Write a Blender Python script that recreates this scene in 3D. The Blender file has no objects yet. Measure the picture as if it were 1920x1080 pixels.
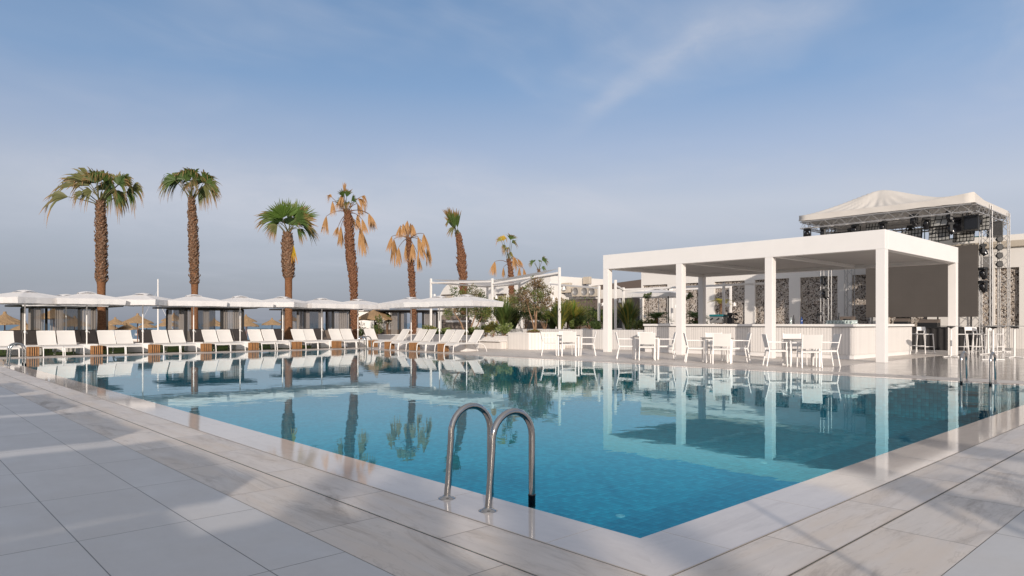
import bpy, bmesh, math, random
from mathutils import Vector, Matrix
R_ = math.radians
scene = bpy.context.scene
col = scene.collection

# ------------------------------------------------------------------ camera, sky, sun, exposure
ANG = R_(42.85)                      # the pool's long side runs 42.85 degrees left of the view
SA, CA = math.sin(ANG), math.cos(ANG)
FPX, EYE, HOR = 1299.0, 1.2, 606.0   # focal length in photo pixels, eye height, horizon row
CAMX, CAMY = -3.147, -2.344          # the pool's near corner is the world origin

cam_d = bpy.data.cameras.new('camera')
cam = bpy.data.objects.new('camera', cam_d)
col.objects.link(cam)
cam.location = (CAMX, CAMY, EYE)
cam.rotation_euler = (R_(90), 0, -ANG)
cam_d.sensor_width = 36.0
cam_d.lens = FPX / 1920 * 36
cam_d.shift_y = (HOR - 540) / 1920
cam_d.clip_start, cam_d.clip_end = 0.05, 20000
scene.camera = cam

SUN_EL = R_(17.0)
sdx, sdy = -0.10, 0.995              # heading of the shadows, camera frame
hx, hy = sdx * CA + sdy * SA, -sdx * SA + sdy * CA
hl = math.hypot(hx, hy); hx /= hl; hy /= hl
to_sun = Vector((-hx * math.cos(SUN_EL), -hy * math.cos(SUN_EL), math.sin(SUN_EL)))
sun_d = bpy.data.lights.new('sun', 'SUN')
sun_d.energy = 3.6
sun_d.angle = R_(0.55)
sun_d.color = (1.0, 0.893, 0.785)
sun = bpy.data.objects.new('sun', sun_d)
col.objects.link(sun)
sun.rotation_euler = (-to_sun).to_track_quat('-Z', 'Y').to_euler()
sun.location = (-20, -20, 20)

scene.view_settings.view_transform = 'Standard'
scene.view_settings.look = 'None'
scene.view_settings.exposure = 0.14
scene.view_settings.gamma = 1.0
scene.cycles.max_bounces = 10
scene.cycles.transparent_max_bounces = 16
scene.cycles.caustics_reflective = False
scene.cycles.caustics_refractive = False
scene.cycles.sample_clamp_indirect = 4.0
scene.cycles.use_denoising = True

class G:
    """small helper round a node tree"""
    def __init__(s, nt):
        s.nt = nt
    def n(s, typ, ins=None, **props):
        nd = s.nt.nodes.new(typ)
        for k, v in props.items():
            setattr(nd, k, v)
        for k, v in (ins or {}).items():
            sock = nd.inputs[k]
            if isinstance(v, bpy.types.NodeSocket):
                s.nt.links.new(v, sock)
            else:
                sock.default_value = v
        return nd
    def m(s, op, a, b=None, c=None):
        ins = {0: a}
        if b is not None: ins[1] = b
        if c is not None: ins[2] = c
        return s.n('ShaderNodeMath', ins, operation=op).outputs[0]
    def ramp(s, fac, stops, interp='LINEAR'):
        nd = s.n('ShaderNodeValToRGB', {0: fac})
        cr = nd.color_ramp; cr.interpolation = interp
        while len(cr.elements) < len(stops): cr.elements.new(0.5)
        for e, (p, c) in zip(cr.elements, stops):
            e.position = p
            e.color = tuple(c) + (1,) if len(c) == 3 else c
        return nd.outputs[0]
    def mix(s, fac, a, b, blend='MIX'):
        nd = s.n('ShaderNodeMix', data_type='RGBA', blend_type=blend)
        for idx, v in ((0, fac), (6, a), (7, b)):
            if isinstance(v, bpy.types.NodeSocket): s.nt.links.new(v, nd.inputs[idx])
            else: nd.inputs[idx].default_value = v if idx == 0 else tuple(v) + ((1,) if len(v) == 3 else ())
        return nd.outputs[2]
    def noise(s, vec, scale, detail=4, rough=0.55, dist=0.0):
        return s.n('ShaderNodeTexNoise', {'Vector': vec, 'Scale': scale, 'Detail': detail, 'Roughness': rough, 'Distortion': dist}).outputs['Fac']
    def map(s, vec, loc=(0, 0, 0), rot=(0, 0, 0), scale=(1, 1, 1)):
        return s.n('ShaderNodeMapping', {'Vector': vec, 'Location': loc, 'Rotation': rot, 'Scale': scale}).outputs[0]
    def rng(s, v, a, b, c=0.0, d=1.0, smooth=False):
        return s.n('ShaderNodeMapRange', {0: v, 1: a, 2: b, 3: c, 4: d}, interpolation_type='SMOOTHSTEP' if smooth else 'LINEAR').outputs[0]
    def sep(s, vec):
        return s.n('ShaderNodeSeparateXYZ', {0: vec}).outputs
    def obj(s):
        return s.n('ShaderNodeTexCoord').outputs['Object']

world = bpy.data.worlds.new('World')
scene.world = world
world.use_nodes = True
wn = world.node_tree
for nd in list(wn.nodes): wn.nodes.remove(nd)
g = G(wn)
sky = g.n('ShaderNodeTexSky', sky_type='NISHITA')
sky.sun_disc = False
sky.sun_elevation = SUN_EL
sky.sun_rotation = math.atan2(to_sun.x, to_sun.y)
sky.altitude = 0
sky.air_density = 1.0
sky.dust_density = 1.6
sky.ozone_density = 1.5
tc = g.n('ShaderNodeTexCoord').outputs['Generated']
sx, sy, sz = g.sep(tc)
elev = g.m('ARCSINE', sz)
# hazy morning sky: the physical sky toned by elevation
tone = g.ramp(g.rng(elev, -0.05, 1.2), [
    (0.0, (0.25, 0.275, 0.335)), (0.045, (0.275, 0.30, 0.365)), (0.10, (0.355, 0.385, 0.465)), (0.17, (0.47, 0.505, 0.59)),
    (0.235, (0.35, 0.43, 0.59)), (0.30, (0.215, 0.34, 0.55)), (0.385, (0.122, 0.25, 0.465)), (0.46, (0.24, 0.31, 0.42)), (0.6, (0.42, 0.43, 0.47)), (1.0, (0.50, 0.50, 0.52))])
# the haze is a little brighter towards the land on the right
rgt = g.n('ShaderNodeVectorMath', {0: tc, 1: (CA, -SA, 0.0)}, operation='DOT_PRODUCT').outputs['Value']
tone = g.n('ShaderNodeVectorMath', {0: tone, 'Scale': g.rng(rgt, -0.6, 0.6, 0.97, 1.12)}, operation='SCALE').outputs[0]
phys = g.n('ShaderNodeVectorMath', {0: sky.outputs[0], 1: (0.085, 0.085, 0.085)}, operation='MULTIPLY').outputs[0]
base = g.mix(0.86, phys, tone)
# thin cirrus: planar projection of the view ray, stretched along one heading
inv = g.m('DIVIDE', 1.0, g.m('MAXIMUM', g.m('ADD', sz, 0.09), 0.03))
cv = g.n('ShaderNodeCombineXYZ', {0: g.m('MULTIPLY', sx, inv), 1: g.m('MULTIPLY', sy, inv), 2: 0.0}).outputs[0]
warp = g.n('ShaderNodeTexNoise', {'Vector': cv, 'Scale': 0.7, 'Detail': 3.0}).outputs['Color']
cv2 = g.n('ShaderNodeVectorMath', {0: cv, 1: g.n('ShaderNodeVectorMath', {0: warp, 1: (0.7, 0.7, 0.0)}, operation='MULTIPLY').outputs[0]}, operation='ADD').outputs[0]
st = g.map(cv2, rot=(0, 0, R_(-62)), scale=(0.28, 1.5, 1))
streak = g.noise(st, 1.3, 9, 0.6, 0.3)
soft = g.noise(cv2, 0.55, 5, 0.55)
c1 = g.rng(streak, 0.47, 0.82, 0, 1, True)
c2 = g.rng(soft, 0.42, 0.72, 0, 1, True)
amt = g.m('MULTIPLY', g.m('ADD', g.m('MULTIPLY', g.m('MULTIPLY', c1, c2), 0.75), g.m('MULTIPLY', c2, 0.40)), g.rng(elev, 0.02, 0.20, 0.15, 1.0))
def px_dir(px, py):
    X, Z = (px - 960) / FPX, (HOR - py) / FPX
    return Vector((X * CA + SA, -X * SA + CA, Z)).normalized()
def wisp(p, q, width, gain):
    a, b = px_dir(*p), px_dir(*q)
    n = a.cross(b).normalized(); mid = (a + b).normalized(); half = a.angle(b) / 2
    t_ax = (b - a).normalized()
    dist = g.n('ShaderNodeVectorMath', {0: tc, 1: tuple(n)}, operation='DOT_PRODUCT').outputs['Value']
    dist = g.m('ADD', dist, g.m('MULTIPLY', g.m('SUBTRACT', g.noise(tc, 5.0, 4), 0.5), width * 1.3))
    along = g.n('ShaderNodeVectorMath', {0: tc, 1: tuple(t_ax)}, operation='DOT_PRODUCT').outputs['Value']
    side = g.rng(g.m('ABSOLUTE', dist), 0.0, width, 1, 0, True)
    ends = g.rng(g.m('ABSOLUTE', along), half * 0.3, half * 1.15, 1, 0, True)
    tex = g.rng(g.noise(g.map(tc, scale=(9, 9, 22)), 1.6, 7, 0.65, 0.5), 0.3, 0.7, 0.35, 1.0)
    return g.m('MULTIPLY', g.m('MULTIPLY', side, ends), g.m('MULTIPLY', tex, gain))
for args in (((1040, 265), (1360, 30), 0.024, 0.27), ((1180, 120), (1700, -60), 0.05, 0.22), ((-150, 330), (900, 400), 0.085, 0.55), ((700, 300), (1150, 430), 0.05, 0.35)):
    amt = g.m('ADD', amt, wisp(*args))
amt = g.m('MINIMUM', amt, 1.0)
skyc = g.mix(amt, base, (0.54, 0.565, 0.64))
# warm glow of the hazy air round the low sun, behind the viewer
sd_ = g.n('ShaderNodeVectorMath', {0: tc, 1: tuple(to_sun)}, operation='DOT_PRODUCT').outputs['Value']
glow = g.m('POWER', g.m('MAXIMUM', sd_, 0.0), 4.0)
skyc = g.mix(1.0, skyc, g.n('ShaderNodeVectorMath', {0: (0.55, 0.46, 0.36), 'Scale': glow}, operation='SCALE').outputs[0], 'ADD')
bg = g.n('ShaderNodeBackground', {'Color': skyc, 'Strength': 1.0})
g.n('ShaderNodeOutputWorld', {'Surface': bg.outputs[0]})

# ------------------------------------------------------------------ where things stand
def cw(X, Y):
    """X to the right and Y ahead of the camera -> world"""
    return (CAMX + X * CA + Y * SA, CAMY - X * SA + Y * CA)
def at(px, Y): return cw((px - 960) / FPX * Y, Y)
def gp(px, py, z=0.0):
    Y = FPX * (EYE - z) / (py - HOR)
    return at(px, Y)
def zz(py, Y): return EYE - (py - HOR) / FPX * Y
def PV(v, u): return (v + CAMX, u + CAMY)      # metres from the camera along the pool's short and long side
def depth(x, y): return (x - CAMX) * SA + (y - CAMY) * CA
def on_u(px, u):
    th = math.atan((px - 960) / FPX)
    return u * math.tan(th + ANG)
def on_v(px, v):
    th = math.atan((px - 960) / FPX)
    return v * math.tan(math.pi / 2 - ANG - th)

# ------------------------------------------------------------------ mesh builder
class MB:
    def __init__(s):
        s.v = []; s.f = []; s.mi = []; s.sm = []; s.tip = []
    def add(s, vs, fs, m=0, smooth=False, tip=None):
        o = len(s.v)
        s.v.extend([tuple(p) for p in vs])
        s.tip.extend(tip if tip is not None else [0.0] * len(vs))
        for f in fs:
            s.f.append(tuple(i + o for i in f)); s.mi.append(m); s.sm.append(smooth)
    def box(s, c, d, rot=None, m=0, e=0.0):
        """box at centre c, size d, optional Matrix rot, chamfer e"""
        a, b, h = d[0] / 2, d[1] / 2, d[2] / 2
        c = Vector(c)
        T = (lambda p: c + (rot @ Vector(p))) if rot is not None else (lambda p: c + Vector(p))
        if e <= 0:
            vs = [T((x * a, y * b, z * h)) for z in (-1, 1) for y in (-1, 1) for x in (-1, 1)]
            s.add(vs, [(0, 2, 3, 1), (4, 5, 7, 6), (0, 1, 5, 4), (2, 6, 7, 3), (0, 4, 6, 2), (1, 3, 7, 5)], m)
            return
        vs = []; idx = {}
        for x in (-1, 1):
            for y in (-1, 1):
                for z in (-1, 1):
                    for k, p in enumerate(((x * a, y * (b - e), z * (h - e)), (x * (a - e), y * b, z * (h - e)), (x * (a - e), y * (b - e), z * h))):
                        idx[(x, y, z, k)] = len(vs); vs.append(Vector(p))
        faces = []
        for ax in range(3):
            for sg in (-1, 1):
                o1, o2 = [(1, 2), (0, 2), (0, 1)][ax]
                q = []
                for p1, p2 in ((-1, -1), (1, -1), (1, 1), (-1, 1)):
                    k = [0, 0, 0]; k[ax] = sg; k[o1] = p1; k[o2] = p2
                    q.append(idx[(k[0], k[1], k[2], ax)])
                faces.append(q)
        for ax in range(3):
            o1, o2 = [(1, 2), (0, 2), (0, 1)][ax]
            for p1 in (-1, 1):
                for p2 in (-1, 1):
                    q = []
                    for sg, kk in ((-1, o1), (1, o1), (1, o2), (-1, o2)):
                        k = [0, 0, 0]; k[ax] = sg; k[o1] = p1; k[o2] = p2
                        q.append(idx[(k[0], k[1], k[2], kk)])
                    faces.append(q)
        for x in (-1, 1):
            for y in (-1, 1):
                for z in (-1, 1):
                    faces.append([idx[(x, y, z, 0)], idx[(x, y, z, 1)], idx[(x, y, z, 2)]])
        out = []
        for q in faces:
            p = [vs[i] for i in q]
            n = (p[1] - p[0]).cross(p[2] - p[0])
            cen = sum(p, Vector()) / len(p)
            out.append(tuple(q) if n.dot(cen) > 0 else tuple(reversed(q)))
        s.add([T(p) for p in vs], out, m)
    def bar(s, p, q, w, h, m=0, e=0.0, up=(0, 0, 1)):
        p, q = Vector(p), Vector(q)
        y = (q - p); L = y.length; y.normalize()
        up = Vector(up)
        if abs(y.dot(up)) > 0.98: up = Vector((1, 0, 0))
        x = y.cross(up).normalized(); z = x.cross(y)
        s.box((p + q) / 2, (w, L, h), Matrix((x, y, z)).transposed(), m, e)
    def tube(s, path, r, n=8, m=0, cap=True, smooth=True):
        path = [Vector(p) for p in path]
        k = len(path)
        rs = r if isinstance(r, (list, tuple)) else [r] * k
        vs = []; fs = []
        t0 = (path[1] - path[0]).normalized()
        ref = Vector((0, 0, 1)) if abs(t0.z) < 0.9 else Vector((1, 0, 0))
        x = t0.cross(ref).normalized()
        for i, p in enumerate(path):
            t = (path[min(i + 1, k - 1)] - path[max(i - 1, 0)]).normalized()
            x = (x - t * x.dot(t)).normalized()
            y = t.cross(x)
            for j in range(n):
                a = 2 * math.pi * j / n
                vs.append(p + (x * math.cos(a) + y * math.sin(a)) * rs[i])
        for i in range(k - 1):
            for j in range(n):
                fs.append((i * n + j, i * n + (j + 1) % n, (i + 1) * n + (j + 1) % n, (i + 1) * n + j))
        s.add(vs, fs, m, smooth)
        if cap:
            s.add(vs[:n], [tuple(reversed(range(n)))], m)
            s.add(vs[-n:], [tuple(range(n))], m)
    def lathe(s, prof, n=16, c=(0, 0, 0), m=0, smooth=True, rot=None):
        vs = []; fs = []
        c = Vector(c)
        for r, z in prof:
            for j in range(n):
                a = 2 * math.pi * j / n
                p = Vector((r * math.cos(a), r * math.sin(a), z))
                vs.append(c + (rot @ p if rot is not None else p))
        for i in range(len(prof) - 1):
            for j in range(n):
                fs.append((i * n + j, i * n + (j + 1) % n, (i + 1) * n + (j + 1) % n, (i + 1) * n + j))
        s.add(vs, fs, m, smooth)
        if prof[0][0] > 1e-4: s.add(vs[:n], [tuple(reversed(range(n)))], m)
        if prof[-1][0] > 1e-4: s.add(vs[-n:], [tuple(range(n))], m)
    def prism(s, pts, z0, z1, m=0):
        n = len(pts)
        vs = [(p[0], p[1], z0) for p in pts] + [(p[0], p[1], z1) for p in pts]
        area = sum(pts[i][0] * pts[(i + 1) % n][1] - pts[(i + 1) % n][0] * pts[i][1] for i in range(n))
        fs = [tuple(reversed(range(n))), tuple(range(n, 2 * n))] + [(i, (i + 1) % n, n + (i + 1) % n, n + i) for i in range(n)]
        if area < 0: fs = [tuple(reversed(f)) for f in fs]
        s.add(vs, fs, m)
    def grid(s, fn, nu, nv, m=0, smooth=True):
        vs = [fn(i / nu, j / nv) for j in range(nv + 1) for i in range(nu + 1)]
        fs = [(j * (nu + 1) + i, j * (nu + 1) + i + 1, (j + 1) * (nu + 1) + i + 1, (j + 1) * (nu + 1) + i) for j in range(nv) for i in range(nu)]
        s.add(vs, fs, m, smooth)
    def build(s, name, mats, parent=None, loc=None, rotz=0.0):
        me = bpy.data.meshes.new(name)
        me.from_pydata(s.v, [], s.f)
        if not isinstance(mats, (list, tuple)): mats = [mats]
        for k in mats: me.materials.append(k)
        me.polygons.foreach_set('material_index', s.mi)
        me.polygons.foreach_set('use_smooth', s.sm)
        if any(s.tip):
            a = me.attributes.new('tip', 'FLOAT', 'POINT')
            a.data.foreach_set('value', s.tip)
        me.update()
        o = bpy.data.objects.new(name, me)
        col.objects.link(o)
        if parent is not None: o.parent = parent
        if loc is not None: o.location = loc
        o.rotation_euler.z = rotz
        return o

def tag(o, label, cat, group=None, kind=None):
    o['label'] = label; o['category'] = cat
    if group: o['group'] = group
    if kind: o['kind'] = kind
    return o
def thing(name, loc, rotz, label, cat, group=None):
    o = bpy.data.objects.new(name, None)
    o.empty_display_size = 0.2
    col.objects.link(o)
    o.location = loc if len(loc) == 3 else (loc[0], loc[1], 0)
    o.rotation_euler = (0, 0, rotz)
    return tag(o, label, cat, group)
def struct(o):
    o['kind'] = 'structure'
    return o
def copy_tree(o, parent=None):
    c = o.copy(); col.objects.link(c)
    if parent is not None: c.parent = parent
    for ch in list(o.children): copy_tree(ch, c)
    return c
def place(proto, first, loc, rotz, label):
    o = proto if first else copy_tree(proto)
    o.location = loc if len(loc) == 3 else (loc[0], loc[1], 0)
    o.rotation_euler = (0, 0, rotz)
    o['label'] = label
    return o
def arc(c, r, a0, a1, n, ux, uz):
    c, ux, uz = Vector(c), Vector(ux), Vector(uz)
    return [c + (ux * math.cos(a0 + (a1 - a0) * i / n) + uz * math.sin(a0 + (a1 - a0) * i / n)) * r for i in range(n + 1)]

# ------------------------------------------------------------------ materials
def new_mat(name):
    m = bpy.data.materials.new(name)
    m.use_nodes = True
    nt = m.node_tree
    for nd in list(nt.nodes): nt.nodes.remove(nd)
    return m, G(nt)
def out(gg, sh):
    gg.n('ShaderNodeOutputMaterial', {'Surface': sh})
def pbr(gg, colr, rough=0.5, metal=0.0, normal=None, spec=0.5):
    ins = {'Base Color': colr if isinstance(colr, bpy.types.NodeSocket) else tuple(colr) + (1,), 'Roughness': rough, 'Metallic': metal, 'Specular IOR Level': spec}
    if normal is not None: ins['Normal'] = normal
    return gg.n('ShaderNodeBsdfPrincipled', ins).outputs[0]
def plain(name, c, rough=0.5, metal=0.0, scale=8.0, amt=0.12, bump=0.0, bscale=60.0, spec=0.5):
    """paint, metal or plastic with a little unevenness"""
    m, g = new_mat(name)
    o = g.obj()
    f = g.noise(o, scale, 5, 0.6)
    lo = tuple(x * (1 - amt) for x in c); hi = tuple(min(1, x * (1 + amt * 0.6)) for x in c)
    cc = g.mix(f, lo, hi)
    nrm = None
    if bump:
        nrm = g.n('ShaderNodeBump', {'Strength': bump, 'Distance': 0.01, 'Height': g.noise(o, bscale, 3)}).outputs[0]
    r = g.rng(g.noise(o, scale * 2.3, 3), 0.3, 0.7, max(0, rough - 0.06), min(1, rough + 0.06))
    out(g, pbr(g, cc, r, metal, nrm, spec))
    return m
def leafy(name, c, tipc=None, trans=0.35, rough=0.5, vary=0.35, scale=3.0):
    """thin leaves: diffuse plus light shining through; 'tip' runs from leaf base to tip"""
    m, g = new_mat(name)
    o = g.obj()
    f = g.noise(o, scale, 3, 0.6)
    cc = g.mix(f, tuple(x * (1 - vary) for x in c), tuple(x * (1 + vary) for x in c))
    if tipc:
        at_ = g.n('ShaderNodeAttribute', attribute_name='tip').outputs['Fac']
        f2 = g.rng(g.m('ADD', at_, g.m('MULTIPLY', g.m('SUBTRACT', g.noise(o, 2.0, 3), 0.5), 0.9)), 0.45, 0.95, 0, 1, True)
        cc = g.mix(f2, cc, tipc)
    p = pbr(g, cc, rough, 0, None, 0.35)
    t = g.n('ShaderNodeBsdfTranslucent', {'Color': cc}).outputs[0]
    out(g, g.n('ShaderNodeMixShader', {0: trans, 1: p, 2: t}).outputs[0])
    return m
def cloth(name, c, trans=0.25, weave=0.0, see=0.0, rough=0.8):
    m, g = new_mat(name)
    o = g.obj()
    f = g.noise(o, 3.0, 4)
    cc = g.mix(f, tuple(x * 0.93 for x in c), tuple(min(1, x * 1.04) for x in c))
    nrm = None
    if weave:
        nrm = g.n('ShaderNodeBump', {'Strength': 0.25, 'Distance': 0.004, 'Height': g.noise(o, weave, 2)}).outputs[0]
    p = pbr(g, cc, rough, 0, nrm, 0.2)
    sh = g.n('ShaderNodeMixShader', {0: trans, 1: p, 2: g.n('ShaderNodeBsdfTranslucent', {'Color': cc}).outputs[0]}).outputs[0]
    if see:
        sh = g.n('ShaderNodeMixShader', {0: see, 1: sh, 2: g.n('ShaderNodeBsdfTransparent', {'Color': (1, 1, 1, 1)}).outputs[0]}).outputs[0]
    out(g, sh)
    return m

def paving(name, c, sx, sy, ox, oy, jw=0.004, jc=(0.10, 0.095, 0.09), rough=0.4, vary=0.06, streak=0.1, stain=0.0, along='x', spec=0.45, warmth=None, grid=True):
    """stone or porcelain paving with joints, slab to slab tone changes, streaks and stains (object space, metres)"""
    m, g = new_mat(name)
    o = g.obj()
    x, y, z = g.sep(o)
    xs = g.m('DIVIDE', g.m('SUBTRACT', x, ox), sx); ys = g.m('DIVIDE', g.m('SUBTRACT', y, oy), sy)
    cell = g.n('ShaderNodeCombineXYZ', {0: g.m('FLOOR', xs), 1: g.m('FLOOR', ys), 2: 0.0}).outputs[0]
    wnz = g.n('ShaderNodeTexWhiteNoise', {'Vector': cell}, noise_dimensions='3D').outputs
    def edge(v, size):
        fr = g.m('FRACT', v)
        return g.m('MULTIPLY', g.m('MINIMUM', fr, g.m('SUBTRACT', 1.0, fr)), size)
    d = g.m('MINIMUM', edge(xs, sx), edge(ys, sy))
    joint = g.rng(d, jw * 0.35, jw, 1.0, 0.0, True)
    off = g.n('ShaderNodeVectorMath', {0: wnz['Color'], 1: (7.0, 7.0, 7.0)}, operation='MULTIPLY').outputs[0]
    ov = g.n('ShaderNodeVectorMath', {0: o, 1: off}, operation='ADD').outputs[0]
    sc = (0.9, 6.0, 1) if along == 'x' else (6.0, 0.9, 1)
    n1 = g.noise(g.map(ov, scale=sc), 1.6, 8, 0.62, 0.6)
    n2 = g.noise(ov, 14.0, 5, 0.65)
    tone = g.m('ADD', g.m('MULTIPLY', g.m('SUBTRACT', wnz['Value'], 0.5), vary * 2),
               g.m('ADD', g.m('MULTIPLY', g.m('SUBTRACT', n1, 0.5), streak * 2), g.m('MULTIPLY', g.m('SUBTRACT', n2, 0.5), 0.10)))
    k = g.m('ADD', 1.0, tone)
    cc = g.n('ShaderNodeVectorMath', {0: c, 'Scale': k}, operation='SCALE').outputs[0]
    if warmth:
        cc = g.mix(g.rng(g.noise(g.map(ov, scale=sc), 0.9, 4), 0.42, 0.7, 0, 0.8, True), cc, warmth)
    if stain:
        sv = g.noise(g.map(ov, scale=(0.5, 2.6, 1) if along == 'x' else (2.6, 0.5, 1)), 1.1, 9, 0.7, 1.6)
        cc = g.mix(g.rng(sv, 0.50, 0.72, 0, stain, True), cc, (c[0] * 0.50, c[1] * 0.46, c[2] * 0.42))
        vein = g.m('ABSOLUTE', g.m('SUBTRACT', g.noise(g.map(ov, rot=(0, 0, 0.4), scale=sc), 0.8, 6, 0.6, 1.2), 0.5))
        cc = g.mix(g.rng(vein, 0.0, 0.018, stain * 0.28, 0, True), cc, (c[0] * 0.5, c[1] * 0.46, c[2] * 0.40))
    cc = g.mix(joint, cc, jc)
    h = g.m('SUBTRACT', g.m('MULTIPLY', n2, 0.02), joint)
    nrm = g.n('ShaderNodeBump', {'Strength': 0.35, 'Distance': 0.004, 'Height': h}).outputs[0]
    rr = g.rng(g.noise(ov, 2.2, 5), 0.3, 0.7, rough * 0.8, min(1, rough * 1.25))
    out(g, pbr(g, cc, rr, 0, nrm, spec))
    return m

def cladding(name, c, period=0.1, groove=0.008, rough=0.5, vary=0.03):
    """upright tongue and groove boards on walls along x or y"""
    m, g = new_mat(name)
    o = g.obj()
    x, y, z = g.sep(o)
    t = g.m('DIVIDE', g.m('ADD', x, y), period)
    fr = g.m('FRACT', t)
    d = g.m('MULTIPLY', g.m('MINIMUM', fr, g.m('SUBTRACT', 1.0, fr)), period)
    gr = g.rng(d, groove * 0.3, groove, 1, 0, True)
    w = g.n('ShaderNodeTexWhiteNoise', {'W': g.m('FLOOR', t)}, noise_dimensions='1D').outputs['Value']
    k = g.m('ADD', 1.0, g.m('ADD', g.m('MULTIPLY', g.m('SUBTRACT', w, 0.5), vary * 2), g.m('MULTIPLY', g.m('SUBTRACT', g.noise(o, 3.0, 5), 0.5), 0.07)))
    cc = g.n('ShaderNodeVectorMath', {0: c, 'Scale': k}, operation='SCALE').outputs[0]
    cc = g.mix(gr, cc, tuple(q * 0.55 for q in c))
    nrm = g.n('ShaderNodeBump', {'Strength': 0.6, 'Distance': 0.006, 'Height': g.m('SUBTRACT', 1.0, gr)}).outputs[0]
    out(g, pbr(g, cc, rough, 0, nrm, 0.4))
    return m

M = {}
M['white'] = plain('white_paint', (0.80, 0.77, 0.74), 0.42, amt=0.05, scale=2.0)
M['white_wall'] = plain('white_render', (0.74, 0.71, 0.67), 0.75, amt=0.07, scale=0.8, bump=0.1)
M['steel'] = plain('brushed_steel', (0.45, 0.43, 0.41), 0.14, 1.0, amt=0.15, scale=20)
M['alu'] = plain('truss_aluminium', (0.50, 0.49, 0.48), 0.38, 0.6, amt=0.1)
M['black'] = plain('black_metal', (0.016, 0.016, 0.017), 0.45, amt=0.3)
M['blackgloss'] = plain('black_gloss', (0.01, 0.01, 0.012), 0.15, amt=0.3)
M['dark'] = plain('dark_frame', (0.035, 0.032, 0.03), 0.5, amt=0.25)
M['brownmesh'] = plain('brown_mesh', (0.15, 0.118, 0.097), 0.7, amt=0.25, bump=0.2, bscale=200)
M['lounger'] = cloth('white_mesh_fabric', (0.75, 0.725, 0.695), 0.12, 220)
M['canopy'] = cloth('white_canopy_cloth', (0.80, 0.78, 0.77), 0.22, 160)
M['curtain'] = cloth('sheer_grey_curtain', (0.40, 0.36, 0.33), 0.35, 120, 0.30)
M['tarp'] = cloth('white_tarpaulin', (0.66, 0.62, 0.57), 0.10, 60, 0, 0.55)
M['sail'] = cloth('white_sail_cloth', (0.80, 0.78, 0.76), 0.42, 100)
M['greytop'] = plain('grey_table_top', (0.20, 0.185, 0.17), 0.35, amt=0.2)
M['teal'] = plain('teal_enamel', (0.01, 0.17, 0.20), 0.3)
M['grey'] = plain('grey_metal', (0.30, 0.29, 0.28), 0.4, 0.3)
M['cream'] = plain('cream_casing', (0.50, 0.44, 0.36), 0.55)
M['brownwall'] = plain('brown_fascia', (0.13, 0.10, 0.085), 0.7, amt=0.15)
M['opening_shade'] = plain('painted_opening_shade', (0.02, 0.018, 0.016), 0.3)
M['soil'] = plain('planter_soil', (0.09, 0.06, 0.035), 0.95, amt=0.4, bump=0.5, bscale=30)
M['clad'] = cladding('white_cladding', (0.74, 0.70, 0.66))
M['cladwide'] = cladding('white_board_wall', (0.70, 0.67, 0.64), 0.14)
M['rope'] = plain('old_wood', (0.20, 0.09, 0.05), 0.8, amt=0.4)
M['lampcell'] = plain('lamp_cell_glass', (0.42, 0.42, 0.40), 0.45, amt=0.3, scale=14)
M['bluebottle'] = plain('blue_glass', (0.02, 0.06, 0.22), 0.1)
M['glassware'] = plain('clear_glassware', (0.45, 0.52, 0.50), 0.08, amt=0.1)

def wood_mat():
    m, g = new_mat('orange_wood_slats')
    o = g.obj()
    f = g.noise(g.map(o, scale=(9, 9, 1.2)), 6, 6, 0.6, 0.8)
    cc = g.ramp(f, [(0.25, (0.19, 0.082, 0.028)), (0.55, (0.36, 0.175, 0.065)), (0.8, (0.48, 0.265, 0.11))])
    out(g, pbr(g, cc, 0.5))
    return m
M['wood'] = wood_mat()
def thatch_mat():
    m, g = new_mat('straw_thatch')
    o = g.obj()
    f = g.noise(g.map(o, scale=(1, 1, 0.6)), 26, 6, 0.7, 0.5)
    cc = g.ramp(f, [(0.30, (0.10, 0.062, 0.034)), (0.48, (0.31, 0.205, 0.115)), (0.72, (0.48, 0.345, 0.21))])
    nrm = g.n('ShaderNodeBump', {'Strength': 0.8, 'Distance': 0.05, 'Height': f}).outputs[0]
    out(g, pbr(g, cc, 0.9, 0, nrm, 0.1))
    return m
M['thatch'] = thatch_mat()
def gabion_mat():
    """wall of small mixed pebbles: cream, tan, grey and dark stones"""
    m, g = new_mat('pebble_wall')
    o = g.obj()
    v = g.n('ShaderNodeTexVoronoi', {'Vector': o, 'Scale': 15.0, 'Randomness': 1.0}, feature='F1').outputs
    e = g.n('ShaderNodeTexVoronoi', {'Vector': o, 'Scale': 15.0, 'Randomness': 1.0}, feature='DISTANCE_TO_EDGE').outputs['Distance']
    r = g.sep(v['Color'])[0]
    cc = g.ramp(r, [(0.0, (0.07, 0.057, 0.048)), (0.12, (0.16, 0.125, 0.105)), (0.22, (0.43, 0.36, 0.30)), (0.42, (0.57, 0.50, 0.43)), (0.66, (0.69, 0.63, 0.57)), (1.0, (0.80, 0.76, 0.72))], 'CONSTANT')
    cc = g.mix(g.rng(e, 0.0, 0.08, 0.8, 0, True), cc, (0.06, 0.045, 0.036))
    nrm = g.n('ShaderNodeBump', {'Strength': 0.9, 'Distance': 0.03, 'Height': g.rng(e, 0, 0.25, 0, 1, True)}).outputs[0]
    out(g, pbr(g, cc, 0.7, 0, nrm, 0.3))
    return m
M['gabion'] = gabion_mat()
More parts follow.
